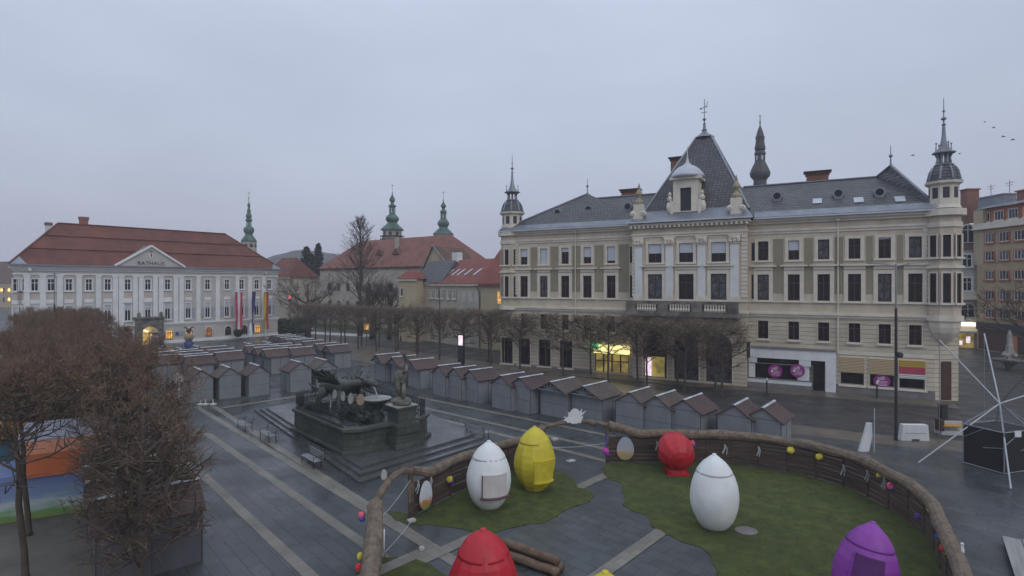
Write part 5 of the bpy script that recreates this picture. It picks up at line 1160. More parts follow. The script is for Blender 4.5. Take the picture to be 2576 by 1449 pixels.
m_.tube([(.25,.2,2.1),(.0,.32,1.5),(-.1,.3,.8)], [.2,.24,.16], 7)
m_.build('body', M['darkstone'], hr_, smooth=True)
m_ = MB(); m_.tube([(-.42,-.14,2.5),(-.38,-.12,2.9),(-.3,0,3.35)], [.05,.1,.15], 8); m_.build('club', M['bronze'], hr_, smooth=True)
m_ = MB(); m_.lathe([(.34,1.2),(.36,1.45),(.3,1.6)], 10); m_.blob((0,-.25,1.3), .2, 1, .3, 6); m_.build('lion_skin', M['bronze'], hr_)
# cut-out eggs hung on the plinth
for i, (X, Y, w_, h_) in enumerate(((1255, 1478, 16, 33), (1287, 1486, 16, 36), (1315, 1495, 20, 42), (1352, 1498, 28, 44))):
    p = at(X*.67083, Y*.67083, (36.9, 36.3, 35.8, 35.6)[i]); k = p.y/FOC*.67083; e_ = MB()
    pts = [(cos(2*pi*j/24)*w_*k*.5*(1-.12*sin(2*pi*j/24)), sin(2*pi*j/24)*h_*k*.5) for j in range(24)]
    e_.xprism(pts, -.03, .03); o = e_.build('egg_cutout', M['stonetop'] if i < 3 else M['straw'], None, p, -.2 + .1*i)
    tag(o, ['smallest pale egg board hanging left on the fountain rock', 'second pale egg board hanging on the fountain rock', 'third pale egg board hanging on the fountain rock', 'tan egg board half behind the water bowl'][i], 'egg board', 'egg boards on the fountain')
# benches
def bench(p, rz, label, group='park benches round the fountain'):
    t = thing('bench', label, 'bench', p, rz, group)
    s = MB()
    for k in range(4): s.box(-1.0, 1.0, -.42+.12*k, -.33+.12*k, .43, .46)
    s.build('seat', M['bench'], t)
    s = MB()
    for k in range(3): z = .58+.13*k; s.bar((-1.0,.1+.03*k,z),(1.0,.1+.03*k,z),.03,.1)
    s.build('backrest', M['bench'], t)
    for x in (-.85, .85):
        l = MB(); l.tube([(x,-.42,0),(x,-.38,.22),(x,-.4,.42),(x,.05,.42),(x,.1,.6),(x,.2,.95)], .03, 6); l.tube([(x,.12,0),(x,.06,.2),(x,.05,.42)], .03, 6); l.tube([(x,-.4,.43),(x,-.42,.66),(x,.08,.66)], .022, 6); l.build('leg', M['iron'], t)
for i, (X, Y) in enumerate(((622, 1079), (680, 1105), (790, 1168))):
    bench(gp(X, Y), frot + radians(0), f'grey slatted bench beside the fountain steps, {("farthest","middle","nearest")[i]} of the three facing the paved strips')
bench(gp(1197, 1100), frot + pi + .12, 'lone dark bench seen from behind, right of the statue pedestal')
# easter figures
def egg_profile(h, r, n=14):
    return [(max(.001, r*sin(pi*t)**.9*(1.0+.28*cos(pi*t))), h*(t - .04*sin(2*pi*t))) for t in [i/n for i in range(n+1)]]
p = gp(389, 880); f = thing('easter_figure', 'pink and white egg lady with a straw hat before the portal', 'figure', p, .3)
m_ = MB(); m_.lathe([(.55,0),(.75,.4),(.7,.9)], 14); m_.build('skirt', M['teal'], f, smooth=True); m_ = MB(); m_.lathe([(.68,.9),(.62,1.6),(.5,2.2),(.3,2.5)], 14); m_.build('body', M['pink'], f, smooth=True)
m_ = MB(); m_.blob((0,0,2.75), .4, 2, .05); m_.build('head', M['straw'], f, smooth=True); m_ = MB(); m_.lathe([(.9,2.85),(.95,2.92),(.5,3.0),(.42,3.4),(.1,3.5)], 16); m_.build('hat', M['straw'], f, smooth=True)
p = gp(475, 880); f = thing('easter_figure', 'tan egg-headed figure with ears in blue trousers before the lit arch', 'figure', p, .2)
m_ = MB(); m_.lathe([(.4,0),(.62,.5),(.72,1.1),(.5,1.5)], 14); m_.build('trousers', M['blue'], f, smooth=True); m_ = MB(); m_.blob((0,0,2.1), .72, 3, .05, 1, (1,1,.95)); m_.build('body', M['straw'], f, smooth=True)
m_ = MB(); m_.blob((0,0,3.15), .42, 2, .08, 2); 
for s_ in (-1, 1): m_.tube([(s_*.2,0,3.4),(s_*.5,.0,3.75),(s_*.75,0,3.6)], [.1,.14,.04], 7)
m_.build('head', M['browntile'], f, smooth=True)
p = R.O.to_3d() + R.d.to_3d()*rx(607) - R.n.to_3d()*4.2; f = thing('parasol', 'closed white parasol standing among the back huts', 'parasol', (p.x, p.y, 0))
m_ = MB(); m_.tube([(0,0,0),(0,0,3.4)], .05, 6); m_.build('pole', M['gwhite'], f); m_ = MB(); m_.lathe([(.42,.6),(.36,1.4),(.22,2.6),(.06,3.3)], 10); m_.build('canopy', M['gwhite'], f)

p = at(449, 951, 46.5); m_ = MB(); co0 = [(-.5,-.3),(-.2,-.42),(.3,-.4),(.55,-.2),(.62,.15),(.3,.1),(.35,.4),(.05,.3),(-.15,.5),(-.3,.25),(-.6,.2),(-.45,0)]
m_.xprism(co0, -.02, .02); m_.bar((0,.05,-.4),(0,.05,-p.z),.06); tag(m_.build('cutout_board', M['gwhite'], None, p, -.3), 'white leafy cut-out board on a stake left of the front three huts', 'cut-out board')
for X, l_ in ((504, 'pale round post foot leftmost before the front huts'), (517, 'pale round post foot, middle one before the front huts'), (536, 'pale round post foot rightmost before the front huts')):
    m_ = MB(); m_.lathe([(.3,0),(.3,.08),(.1,.14),(.06,.16),(.05,.5)], 12); tag(m_.build('post_foot', M['concrete'], None, gp(X, 1018)), l_, 'post foot', 'post feet before the huts')
# ------------------------------------------------------------------ easter garden: turf, straw-topped fence, gates
def turf(name, pix, extra=(), z=.03):
    p0 = [gp(X, Y) for X, Y in pix] + [Vector((*e, 0)) for e in extra]; pts = []
    for a, b in zip(p0, p0[1:] + p0[:1]):
        k = max(1, int((b-a).length/.22)); nn = Vector((-(b-a).y, (b-a).x, 0)).normalized()
        for i in range(k): q = a.lerp(b, i/k); pts.append(q + nn*(.09*noise.noise(q*2.1) + .05*noise.noise(q*7.0)))
    m_ = MB(); n = len(pts); m_.add([(p.x, p.y, z) for p in pts] + [(p.x, p.y, .002) for p in pts], [tuple(range(n))] + [(i, (i+1) % n, n+(i+1) % n, n+i) for i in range(n)])
    # tufts along the turf
    return tag(m_.build(name, M['lawn']), kind='structure')
turf('lawn', [(975,1286),(995,1309),(1033,1320),(1090,1322),(1145,1329),(1188,1337),(1228,1344.5),(1274,1331.6),(1331,1320),(1371.5,1316),(1403,1297),(1432,1280),(1483,1263),(1496,1248),(1483,1234),(1455,1228),(1440,1205),(1414,1190),(1380,1172),(1320,1172),(1240,1200),(1156,1237),(1090,1272),(1047,1297)])
turf('lawn', [(1529,1164),(1516,1176.6),(1519,1196.7),(1540,1208),(1562,1217),(1567,1240),(1573,1258),(1565,1271),(1590.6,1286),(1628,1297),(1636.5,1320),(1676.7,1346),(1720,1366),(1763,1377.5),(1788.6,1397.6),(1794,1420.5),(1812,1460),(1860,1530)],
     [(10.5,14.2),(14.2,17.2),(15.8,19.6),(16.6,21.4),(17.5,22.8),(18.1,24.4),(18.3,25.9),(18.3,27.2),(18.15,29.1),(17.5,30.2),(16.5,31.6),(13.8,33.1),(11.2,33.5),(9.05,33.6)])
turf('lawn', [(890,1449),(898,1420),(915,1404),(972,1402),(1044,1406),(1079,1418),(1125,1455),(1150,1560),(860,1560)])
rn = random.Random(3)
def resample(pts, step):
    pts = [Vector(p) for p in pts]; out = [pts[0]]; acc = 0
    # Catmull-Rom smoothing, then even steps
    den = []
    for i in range(len(pts)-1):
        p0, p1, p2, p3 = pts[max(0,i-1)], pts[i], pts[i+1], pts[min(len(pts)-1,i+2)]
        for k in range(12):
            t = k/12; den.append(.5*((2*p1)+(p2-p0)*t+(2*p0-5*p1+4*p2-p3)*t*t+(3*p1-p0-3*p2+p3)*t**3))
    den.append(pts[-1]); last = den[0]; out = [last]
    for q in den[1:]:
        while (q-last).length >= step: last = last + (q-last).normalized()*step; out.append(last)
    if (out[-1]-pts[-1]).length > step*.3: out.append(pts[-1])
    return out
def straw(mb, path, r, seed=0, n=10, flat=1.0):
    """a lumpy straw roll"""
    base = len(mb.v); mb.tube(path, [r*(1+.16*noise.noise(Vector(p)*1.3+Vector((seed,0,0)))) for p in path], n)
    for i in range(base, len(mb.v)):
        v = Vector(mb.v[i]); d = .05*noise.noise(v*4.0); mb.v[i] = (v.x+d, v.y+d*.7, v.z+d)
    r2 = random.Random(seed)
    for k in range(len(path)*26):
        p = Vector(path[r2.randrange(len(path))]) + rv(r2, r*.75); p.z += r*.35; dd = (rv(r2) + Vector((0,0,.25))).normalized(); blade(mb, p, dd, r2.uniform(.08,.22), .014, r2)
def fence(label, pts, h=1.68, r=.21, roll_top=None):
    P_ = resample(pts, .5); o = thing('fence', label, 'fence', (0, 0, 0), 0, 'straw topped fences of the egg garden')
    b = MB(); s = MB()
    for i in range(len(P_)-1):
        a, c = P_[i], P_[i+1]; d = (c-a).normalized(); nn = Vector((-d.y, d.x))
    step = 3
    for i in range(0, len(P_)-1, step):
        a, c = P_[i], P_[min(i+step, len(P_)-1)]; d = (c-a).normalized(); nn = Vector((-d.y, d.x, 0))
        for k in range(7):
            z = .05 + k*(h-.15)/7; hh = (h-.15)/7*rn.uniform(.86, .99); j = rn.uniform(-.02,.02); w_ = rn.uniform(-.015,.015)
            p, q = Vector((a.x,a.y,z+hh/2+w_))+nn*j, Vector((c.x,c.y,z+hh/2-w_))+nn*j; b.bar(p, q, .03, hh)
    b.build('boards', M['fboard'], o)
    for i in range(0, len(P_), step):
        p = P_[i]; q = MB(); q.bar((p.x,p.y,0),(p.x,p.y,h),.11,.11); q.build('post', M['fboard'], o)
    path = [Vector((p.x, p.y, h + .03 + .02*sin(i*1.1))) for i, p in enumerate(P_)]
    if roll_top:
        for i, p in enumerate(path): p.z += roll_top(i/(len(path)-1))
    straw(s, path, r, len(P_)); s.build('straw_roll', M['jute'], o)
    return o, P_
RF = [(5.9,33.6),(7.4,33.65),(9.05,33.65),(11.2,33.55),(13.8,33.15),(16.5,31.7),(17.55,30.3),(18.2,29.1),(18.35,27.2),(18.3,25.9),(18.1,24.4),(17.5,22.8),(16.6,21.3),(15.4,19.2),(14.1,17.1),(12.4,15.0)]
fr_, FR = fence('long curving straw-topped board fence on the right of the egg garden', RF, 1.72, .26, lambda t: .55*max(0, 1-t*16))
LF = [(-4.7,25.75),(-4.0,26.9),(-2.85,28.9),(-1.2,30.8),(.6,32.5),(1.9,33.5)]
fl_, FL = fence('short straw-topped board fence behind the white and yellow eggs', LF, 1.7, .23, lambda t: .5*max(0, 1-t*9) + .5*max(0, 1-(1-t)*7))
GF = [(-5.75,23.1),(-5.35,21.4),(-4.95,19.6),(-4.55,17.6),(-4.2,15.6)]
fg_, FG = fence('thick straw-covered fence end running to the picture bottom on the left', GF, 1.6, .33)
def arch(label, a, b, za, zb, rise, r=.15, post=True):
    o = thing('gate_arch', label, 'gate arch', (0, 0, 0), 0, 'straw gate arches'); a = Vector(a); b = Vector(b)
    pa = []
    for k in range(21):
        t = k/20; p = a.lerp(b, t); pa.append(Vector((p.x, p.y, za + (zb-za)*t + rise*sin(pi*t)**.8)))
    s = MB(); straw(s, pa, r, 7); s.build('straw_roll', M['jute'], o)
    for p, z in ((a, za), (b, zb)):
        q = MB(); q.bar((p.x,p.y,0),(p.x,p.y,z),.2,.2); q.build('post', M['fboard'], o)
        w_ = MB(); straw(w_, [Vector((p.x,p.y,z*.35+z*.65*k/5)) for k in range(6)], .12, 3); w_.build('straw_wrap', M['jute'], o)
    return o
arch('straw arch over the left entrance of the egg garden', (-5.75,23.2), (-4.75,25.7), 1.75, 2.15, .45)
arch('straw arch over the rear entrance behind the yellow egg', (1.95,33.55), (5.85,33.6), 2.15, 2.3, .3, .13)
def fhit(path, X, Y, off=0.0):
    m = (X-CX)/FOC; best = None
    for p, q in zip(path, path[1:]):
        d = q-p; den = d.x - m*d.y
        if abs(den) < 1e-9: continue
        t = (m*p.y - p.x)/den
        if 0 <= t <= 1:
            h = p + d*t
            if best is None or h.y > best.y: best = h; dn = Vector((-d.y, d.x)).normalized()
    if best is None: return None
    best = best*(1 - .14/best.length)       # just proud of the boards
    return Vector((best.x, best.y, CAMZ + (HY-Y)/FOC*best.y))
PM = {'y': 'eggy', 'p': 'blue', 'm': 'magenta', 'r': 'eggr', 'k': 'pinkp', 'b': 'blue2', 'v': 'violet'}
M['pinkp'] = mat('coral paper', (.75,.13,.2), (.65,.1,.17), 5, .7); M['blue2'] = mat('blue paper', (.06,.12,.45), (.05,.1,.38), 5, .7); M['violet'] = mat('violet paper', (.14,.06,.42), (.11,.05,.34), 5, .7)
M['magp'] = mat('magenta paper', (.6,.05,.4), (.5,.04,.34), 5, .7); M['yelp'] = mat('yellow paper', (.75,.65,.08), (.65,.55,.06), 5, .7); M['redp'] = mat('red paper', (.75,.05,.06), (.65,.04,.05), 5, .7)
def pompom(p, c1, c2, r, label):
    a = MB(); r2 = random.Random(int(p.x*97 + p.y*31)); a.blob((0,0,0), r, 2, .3, int(p.x*10), (1,1,1), 2.5)
    for k in range(10): d = rv(r2).normalized(); a.blob(d*r*.7, r*.45, 1, .3, k)
    if c2 != c1:
        a.mi = 1; a.blob((r*.35,-r*.15,-r*.75), r*.8, 2, .3, 4, (1,1,1), 2.5)
        for k in range(5): d = rv(r2).normalized(); a.blob(Vector((r*.35,-.1*r,-r*.75))+d*r*.5, r*.4, 1, .3, k)
    tag(a.build('paper_flower', [M[c1], M[c2]], None, p, r2.uniform(-.5,.5)), label, 'paper flower', 'paper flowers on the straw fence')
for path, lst in ((FR, [(1741,1114,'pinkp','blue2',.17,'coral and blue paper flower behind the round red egg'), (1989,1132,'yelp','yelp',.2,'yellow paper flower on the fence, third bloom right of the round red egg'), (2036,1124,'violet','violet',.13,'small violet paper flower between two yellow ones'), (2061,1149,'yelp','yelp',.19,'yellow paper flower just right of the small violet one'), (2211,1195,'yelp','yelp',.12,'small yellow paper flower beside a ribbon where the fence bends'), (2241,1222,'pinkp','blue2',.17,'coral and blue paper flower where the fence bends'), (2340,1279,'yelp','redp',.15,'yellow and red paper flower high on the right fence'), (2310,1299,'violet','violet',.14,'violet paper flower low on the right fence'), (2361,1350,'blue2','yelp',.13,'blue and yellow paper flower on the right fence'), (2376,1380,'redp','yelp',.15,'red and yellow paper flower right of the purple egg'), (2326,1428,'magp','violet',.17,'magenta and violet paper flower lowest beside the purple egg')]),
                  (FL, [(1131,1206,'yelp','violet',.17,'yellow and violet paper flower beside the white hatch egg')])):
    for X, Y, a_, b_, r_, l_ in lst:
        p = fhit(path, X, Y)
        if p: pompom(p, a_, b_, r_, l_)
for (x, y, z, a_, b_, r_, l_) in ((-6.15,22.4,1.5,'pinkp','blue2',.15,'coral and blue paper flower outside the thick fence end, upper'), (-5.42,19.6,1.25,'yelp','yelp',.12,'small yellow paper flower outside the thick fence end'), (-5.38,19.3,1.0,'redp','redp',.14,'red paper flower outside the thick fence end'), (5.72,33.4,.75,'magp','violet',.2,'magenta and violet paper flower low on the rear gate post')): pompom(Vector((x,y,z)), a_, b_, r_, l_)
def ribbon(p, label, c='gutter', k=1.0):
    a = MB(); r2 = random.Random(int(p.x*53+p.y*11))
    for q in range(3):
        x0 = r2.uniform(-.05,.05); pts = [(x0*.3, -.02, .2*k), (x0+.04*q, -.05, .02), (x0*2.2+.05*q-.1, -.04, -.25*k-.06*q)]
        for u, v in zip(pts, pts[1:]): a.bar(u, v, .05, .012, (0,1,0))
    a.blob((0,-.03,.2*k), .06, 1, .2)
    tag(a.build('ribbon', M[c], None, p, 0), label, 'ribbon', 'pale ribbons on the straw fence')
for X, Y, l_ in ((1652,1120,'pale ribbon left of the round red egg'), (1823,1128,'pale ribbon above the tall white egg'), (1908,1133,'pale bow first right of the tall white egg'), (2121,1180,'thin pale ribbon before the fence bends'), (2181,1194,'pale ribbon second before the fence bends'), (2224,1212,'pale ribbon between small yellow and coral flowers')):
    p = fhit(FR, X, Y)
    if p: ribbon(p, l_)
for X, Y, l_ in ((1053,1222,'lilac ribbon left of the picture egg by the left gate'), (1085,1210,'lilac ribbon right of the picture egg by the left gate')):
    p = fhit(FL, X, Y)
    if p: ribbon(p, l_)
ribbon(Vector((5.78,33.35,1.55)), 'violet ribbon on the rear gate post', 'violet', 1.5)
ribbon(Vector((15.2,18.55,1.95)), 'white strap over the straw roll at bottom right', 'gwhite', 1.2)
# oval picture boards
M['pic'] = None
def picmat(name, sky_, mid, low, acc):
    m, nt, p_ = nodes(name); L = nt.links; tc = N(nt, 'ShaderNodeTexCoord'); sp = N(nt, 'ShaderNodeSeparateXYZ'); L.new(tc.outputs['Generated'], sp.inputs[0])
    nz = N(nt, 'ShaderNodeTexNoise'); nz.inputs['Scale'].default_value = 5; L.new(tc.outputs['Generated'], nz.inputs['Vector'])
    ad = N(nt, 'ShaderNodeMath', operation='MULTIPLY_ADD'); ad.inputs[1].default_value = .5; L.new(nz.outputs['Fac'], ad.inputs[0]); L.new(sp.outputs[2], ad.inputs[2])
    rp = N(nt, 'ShaderNodeValToRGB'); e = rp.color_ramp.elements; e[0].position = .3; e[0].color = (*low, 1); e[1].position = .95; e[1].color = (*sky_, 1)
    q = e.new(.5); q.color = (*acc, 1); q = e.new(.66); q.color = (*mid, 1)
    L.new(ad.outputs[0], rp.inputs[0]); L.new(rp.outputs[0], p_.inputs['Base Color']); p_.inputs['Roughness'].default_value = .5; return m
M['pic1'] = picmat('painted egg scene', (.6,.63,.66), (.55,.57,.6), (.1,.25,.08), (.5,.2,.05)); M['pic2'] = picmat('painted basket scene', (.34,.38,.45), (.42,.4,.38), (.25,.3,.12), (.45,.28,.15))
def oval(p, w_, h_, rz, m_, label):
    a = MB(); a.xprism([(cos(2*pi*k/28)*w_/2*(1-.14*sin(2*pi*k/28)), sin(2*pi*k/28)*h_/2) for k in range(28)], -.02, .02)
    tag(a.build('picture_egg', m_, None, p, rz), label, 'picture board', 'egg-shaped picture boards')
p = fhit(FL, 1066, 1243); oval(p + Vector((.12,-.12,.0)), .9, 1.36, 1.02, M['pic1'], 'white egg-shaped picture board beside the left gate')
p = fhit(FR, 1573, 1128); oval(p, 1.05, 1.42, .02, M['pic2'], 'egg-shaped picture board of a spring basket beside the rear gate')
oval(Vector((-4.8,20.6,1.25)), .7, 1.0, 1.8, M['pic1'], 'picture egg seen edge-on inside the thick fence end')
q_ = gp(966, 1194, 1.9); oval(q_, .3, .5, .6, M['concrete'], 'small pale egg board on the outside of the left arch')
co_ = [(0.0,-.55),(.12,-.5),(.2,-.55),(.32,-.45),(.5,-.5),(.58,-.32),(.72,-.02),(.55,.0),(.95,.38),(.6,.22),(.62,.55),(.45,.3),(.3,.48),(.05,.55),(-.18,.45),(-.32,.25),(-.5,.28),(-.42,.1),(-.52,-.1),(-.8,-.02),(-.62,-.2),(-.85,-.28),(-.6,-.35),(-.5,-.5),(-.3,-.42),(-.2,-.55),(-.1,-.5)]
p = at(1444, 1047, 33.35); m_ = MB(); m_.xprism([(x*.78, z*.86) for x, z in co_], -.02, .02); tag(m_.build('cutout_board', M['gwhite'], None, p, 0), 'white leafy cut-out board on top of the rear gate arch', 'cut-out board')
# ropes and small weights
def rope(label, a, b, sag=.12):
    a = Vector(a); b = Vector(b); m_ = MB(); m_.tube([a.lerp(b, k/8) - Vector((0,0,sag*sin(pi*k/8))) for k in range(9)], .013, 5); tag(m_.build('rope', M['gutter']), label, 'rope', 'ropes across the gates')
rope('thin rope across the rear gate behind the yellow egg', (2.05,33.45,1.0), (5.8,33.5,1.25)); rope('thin rope from the left gate post to the ground weight', (-4.75,25.6,1.8), (-5.7,23.2,.9), .1); rope('thin rope running from the ground weight to the thick fence end', (-4.55,25.2,.15), (-5.0,21.2,.5), .05)
for p, s_, l_ in ((gp(1035,1313), (.35,.25,.12), 'pale ground weight at the foot of the left gate'), (gp(1395,1107), (.4,.3,.12), 'small pale slab on the paving behind the yellow egg'), (gp(1436,1160), (.5,.35,.05), 'flat grey tile lying right of the yellow egg'), (gp(1060,1385), (.2,.16,.14), 'small pale block under the left fence picture')):
    m_ = MB(); m_.box(-s_[0]/2,s_[0]/2,-s_[1]/2,s_[1]/2,.012,s_[2]); m_.box(-s_[0]*.3,s_[0]*.3,-s_[1]*.3,s_[1]*.3,s_[2],s_[2]+.03); tag(m_.build('weight', M['concrete'], None, p, .6), l_, 'weight', 'loose weights on the ground')
p = gp(1877, 1337); m_ = MB(); m_.lathe([(.42,.031),(.42,.05),(.36,.055)], 20, sx=1.15); tag(m_.build('manhole', M['plinth'], None, p), 'grey round cover set in the turf right of the tall white egg', 'manhole cover')
# ------------------------------------------------------------------ giant eggs
def prof_at(pr, z):
    for (r0, z0), (r1, z1) in zip(pr, pr[1:]):
        if z0 <= z <= z1: return r0 + (r1-r0)*(z-z0)/max(1e-6, z1-z0)
    return .1
def egg(label, p, m_, h=3.1, r=1.06, hatch=None, hm=None, ring=True, n=20, rz=0.0, crumple=.02, seed=1):
    o = thing('giant_egg', label, 'giant egg', (p.x, p.y, .03), rz, 'giant easter eggs')
    pr = []
    K = [(.5,0),(.59,.03),(.74,.1),(.87,.19),(.96,.29),(1.0,.39),(.99,.5),(.93,.61),(.82,.72),(.66,.83),(.45,.92),(.22,.98),(.09,1.0)]
    b = MB(); pr = [(a*r, z*h) for a, z in K]; b.lathe(pr, n)
    for i, v in enumerate(b.v):
        v = Vector(v); d = crumple*r*noise.noise(v*1.1 + Vector((seed*5,0,0)))*1.6; l = Vector((v.x, v.y)).length
        if l > .1: b.v[i] = (v.x*(1+d/l), v.y*(1+d/l), v.z)
    b.build('shell', M[m_], o, smooth=(m_ == 'eggw'))
    c = MB(); cp = [(prof_at(pr, z*h)*1.006+.004, z*h) for z in (.775,.8,.85,.91,.96)] + [(.15*r, h*1.003), (.085*r, h*1.012), (.085*r, h*1.03), (.05*r, h*1.03)]
    c.lathe(cp, n*2)
    c.build('cap', M[m_], o, smooth=True)
    if ring:
        f = MB(); f.lathe([(.5*r,0),(.515*r,.03),(.5*r,.05)], n*2); f.build('foot_ring', M['hatchw'] if m_ == 'eggw' else M[m_], o)
    if hatch:
        an, z0, z1, wd = hatch; q = MB(); rr = prof_at(pr, (z0+z1)/2*h); cx, cy = sin(an), -cos(an)
        k = 6
        for i in range(k):
            u0, u1 = (i/k-.5)*wd, ((i+1)/k-.5)*wd
            def pt(u, z, e): rz_ = prof_at(pr, z*h) + e; a2 = an + u/rr; return (sin(a2)*rz_, -cos(a2)*rz_, z*h)
            q.quad(pt(u0,z0,.1), pt(u1,z0,.1), pt(u1,z1,.09), pt(u0,z1,.09)); q.quad(pt(u0,z1,.09), pt(u1,z1,.09), pt(u1,z1,-.02), pt(u0,z1,-.02))
        q.quad(pt(-wd/2,z0,.1), pt(-wd/2,z1,.09), pt(-wd/2,z1,-.02), pt(-wd/2,z0,-.02)); q.quad(pt(wd/2,z0,.1), pt(wd/2,z0,-.02), pt(wd/2,z1,-.02), pt(wd/2,z1,.09))
        ho = q.build('hatch', hm or M[m_], o)
        e = MB(); L_ = [pt((i/k-.5)*(wd+.12), z0, .05) for i in range(k+1)]; L2 = [pt((i/k-.5)*(wd+.12), z0, .26 if m_ == 'eggw' else .15) for i in range(k+1)]
        for i in range(k):
            a, b_, c_, d_ = L_[i], L_[i+1], L2[i+1], L2[i]; dn = lambda v: (v[0], v[1], v[2]-.07)
            e.quad(a, b_, c_, d_); e.quad(dn(d_), dn(c_), c_, d_); e.quad(dn(a), dn(b_), dn(c_), dn(d_))
        e.bar(pt(-wd/2,z0,.11), pt(-wd/2,z1,.1), .05, .05)
        e.build('shelf', M['hatch'] if m_ == 'eggw' else M[m_], ho)
    return o
egg('white giant egg with a cream hatch and plum shelf, left on the turf', gp(1230,1274), 'eggw', 3.12, 1.1, (.33,.26,.60,1.25), M['hatchw'], seed=1)
egg('yellow giant egg with a shelf hatch beside the white hatch egg', gp(1345,1228), 'eggy', 3.2, 1.12, (.5,.2,.55,1.2), None, seed=4, crumple=.07, n=11)
egg('plain tall white giant egg in the middle of the turf', gp(1797,1326), 'eggw', 3.18, 1.06, None, seed=3)
p = at(1216, 1337, 17.6); egg('red giant egg cut off by the picture bottom beside the logs', Vector((p.x,p.y,0)), 'eggr', 3.0, 1.12, None, seed=7, crumple=.06, n=13, ring=True)
p = at(2160, 1312, 18.2); po = egg('purple giant egg at the right with a dark hatch', Vector((p.x,p.y,0)), 'eggp', 3.0, .95, (-.55,.3,.72,.95), M['eggpd'], seed=5); po.rotation_euler = (0, .16, 0)
p = at(1523, 1446, 15.0); egg('yellow giant egg of which only the tip shows at the bottom', Vector((p.x,p.y,0)), 'eggy', 3.0, 1.05, None, seed=2)
p = gp(1706, 1196); o = thing('giant_egg', 'round red faceted egg lying end-on before the fence', 'giant egg', (p.x, p.y+.4, 0), 0, 'giant easter eggs')
b = MB(); K = [(.02,-1.05),(.35,-1.0),(.62,-.88),(.85,-.66),(1.0,-.35),(1.06,0),(1.0,.4),(.85,.8),(.6,1.2),(.3,1.5),(.05,1.65)]; b.lathe(K, 11)
ca, sa = cos(-1.25), sin(-1.25); b.v = [(v[0], v[2]*-sa*-1*1.0 + v[1]*ca*0 + 0 if False else v[1]*ca - v[2]*sa*-1*-1, v[1]*sa + v[2]*ca + 1.22) for v in b.v]
b.build('shell', M['eggr'], o)
f = MB(); f.box(-.62,.62,-.6,.5,.02,.12); f.lathe([(.6,.12),(.55,.4),(.75,.75)], 9, (0,-.05)); f.build('foot', M['eggr'], o)
# logs
t = thing('log_bench', 'stack of peeled logs behind the red egg', 'log stack', gp(1322, 1424), atan2(gp(1371,1428).y-gp(1271,1392).y, gp(1371,1428).x-gp(1271,1392).x))
for y, z, L_, r_ in ((0,.2,2.9,.17),(.42,.2,2.8,.18),(.2,.52,2.7,.16)):
    m_ = MB(); m_.tube([(-L_/2+L_*k/8, y+.02*sin(k*2), z+.015*sin(k*3)) for k in range(9)], [r_*(1+.06*sin(k*5)) for k in range(9)], 10); m_.build('log', M['log'], t, smooth=True)
# ------------------------------------------------------------------ bungee trampoline frame on the right
hub = at(2515, 1015, 33.2)
t = thing('bungee_frame', 'silver pole star of a bungee trampoline over a black net cage', 'trampoline frame', (0, 0, 0))
def pole(a, b, r=.055, nm='pole', mm='alu'): m_ = MB(); m_.tube([a, b], r, 8); m_.build(nm, M[mm], t)
for a in (gp(2310,1164,.03), gp(2543,1230,.03), Vector((34.0,33.5,.05))): pole(hub, a, .045)
up = [at(2363,856,36.0), at(2476,839,37.0), Vector((35.5,32.0,6.2)), Vector((35.0,35.5,7.0))]
for i, a in enumerate(up): pole(hub, a, .045, 'pole', 'alu' if i != 3 else 'iron')
pole(up[0], Vector((up[0].x, up[0].y, .6)), .02, 'bungee_cord', 'poleg'); pole(up[1], Vector((up[1].x, up[1].y, .8)), .02, 'bungee_cord', 'poleg')
cg = MB(); hexa = [(27.6,33.5),(28.25,31.5),(30.9,32.3),(30.3,34.3)]; cx_, cy_ = 29.25, 32.9
cg.prism(hexa, .05, 2.35); cg.build('net_cage', M['black'], t)
ed = MB()
for i in range(4):
    p, q = hexa[i], hexa[(i+1) % 4]; c0 = Vector((cx_, cy_)); P2 = lambda v: c0 + (Vector(v)-c0)*1.02
    p, q = P2(p), P2(q)
    ed.tube([(*p,.05),(*p,2.4)], .035, 5); ed.tube([(*p,2.4),(*q,2.4)], .035, 5); ed.tube([(*p,.06),(*q,.06)], .03, 5); ed.tube([(*p,1.6),(*((p+q)/2),2.35)], .025, 5); ed.tube([(*((p+q)/2),1.25),(*q,1.5)], .02, 5)
    ed.tube([(*p,2.4), hub], .03, 5)
ed.build('cage_frame', M['poleg'], t)
m_ = MB(); m_.box(28.9, 29.25, 31.5, 31.55, 2.15, 2.5); m_.build('sign_plate', M['gwhite'], t)
# ------------------------------------------------------------------ street furniture
def lamp_post(label, p, h, rz, split=.6):
    t = thing('street_lamp', label, 'street lamp', p, rz, 'tall double street lamps')
    m_ = MB(); m_.tube([(0,0,0),(0,0,.5),(0,0,h*split)], [.13,.1,.085], 10); m_.build('lower_pole', M['pole'], t)
    m_ = MB(); m_.tube([(0,0,h*split),(0,0,h)], [.07,.06], 10); m_.build('upper_pole', M['poleg'], t)
    for s_ in (-1, 1):
        m_ = MB(); m_.bar((0,0,h-.15),(s_*.9,0,h+.02),.06); m_.bar((s_*.8,0,h),(s_*1.75,0,h+.1),.34,.07); m_.build('lamp_head', M['poleg'], t)
    m_ = MB(); m_.lathe([(.12,h*.47),(.2,h*.47+.1),(.2,h*.47+.3),(.08,h*.47+.4)], 10, (.22, -.05)); m_.build('camera_dome', M['pole'], t)
lp = gp(2242, 1108); lamp_post('tall slim street lamp with two arms before the palace', (at(2254,712,lp.y).x, lp.y, 0), CAMZ + (HY-664)/FOC*lp.y, radians(-8), .75)
lamp_post('tall street lamp beyond the left trees before the town hall', (at(137,712,62).x, 62, 0), 12.2, radians(20), .7)
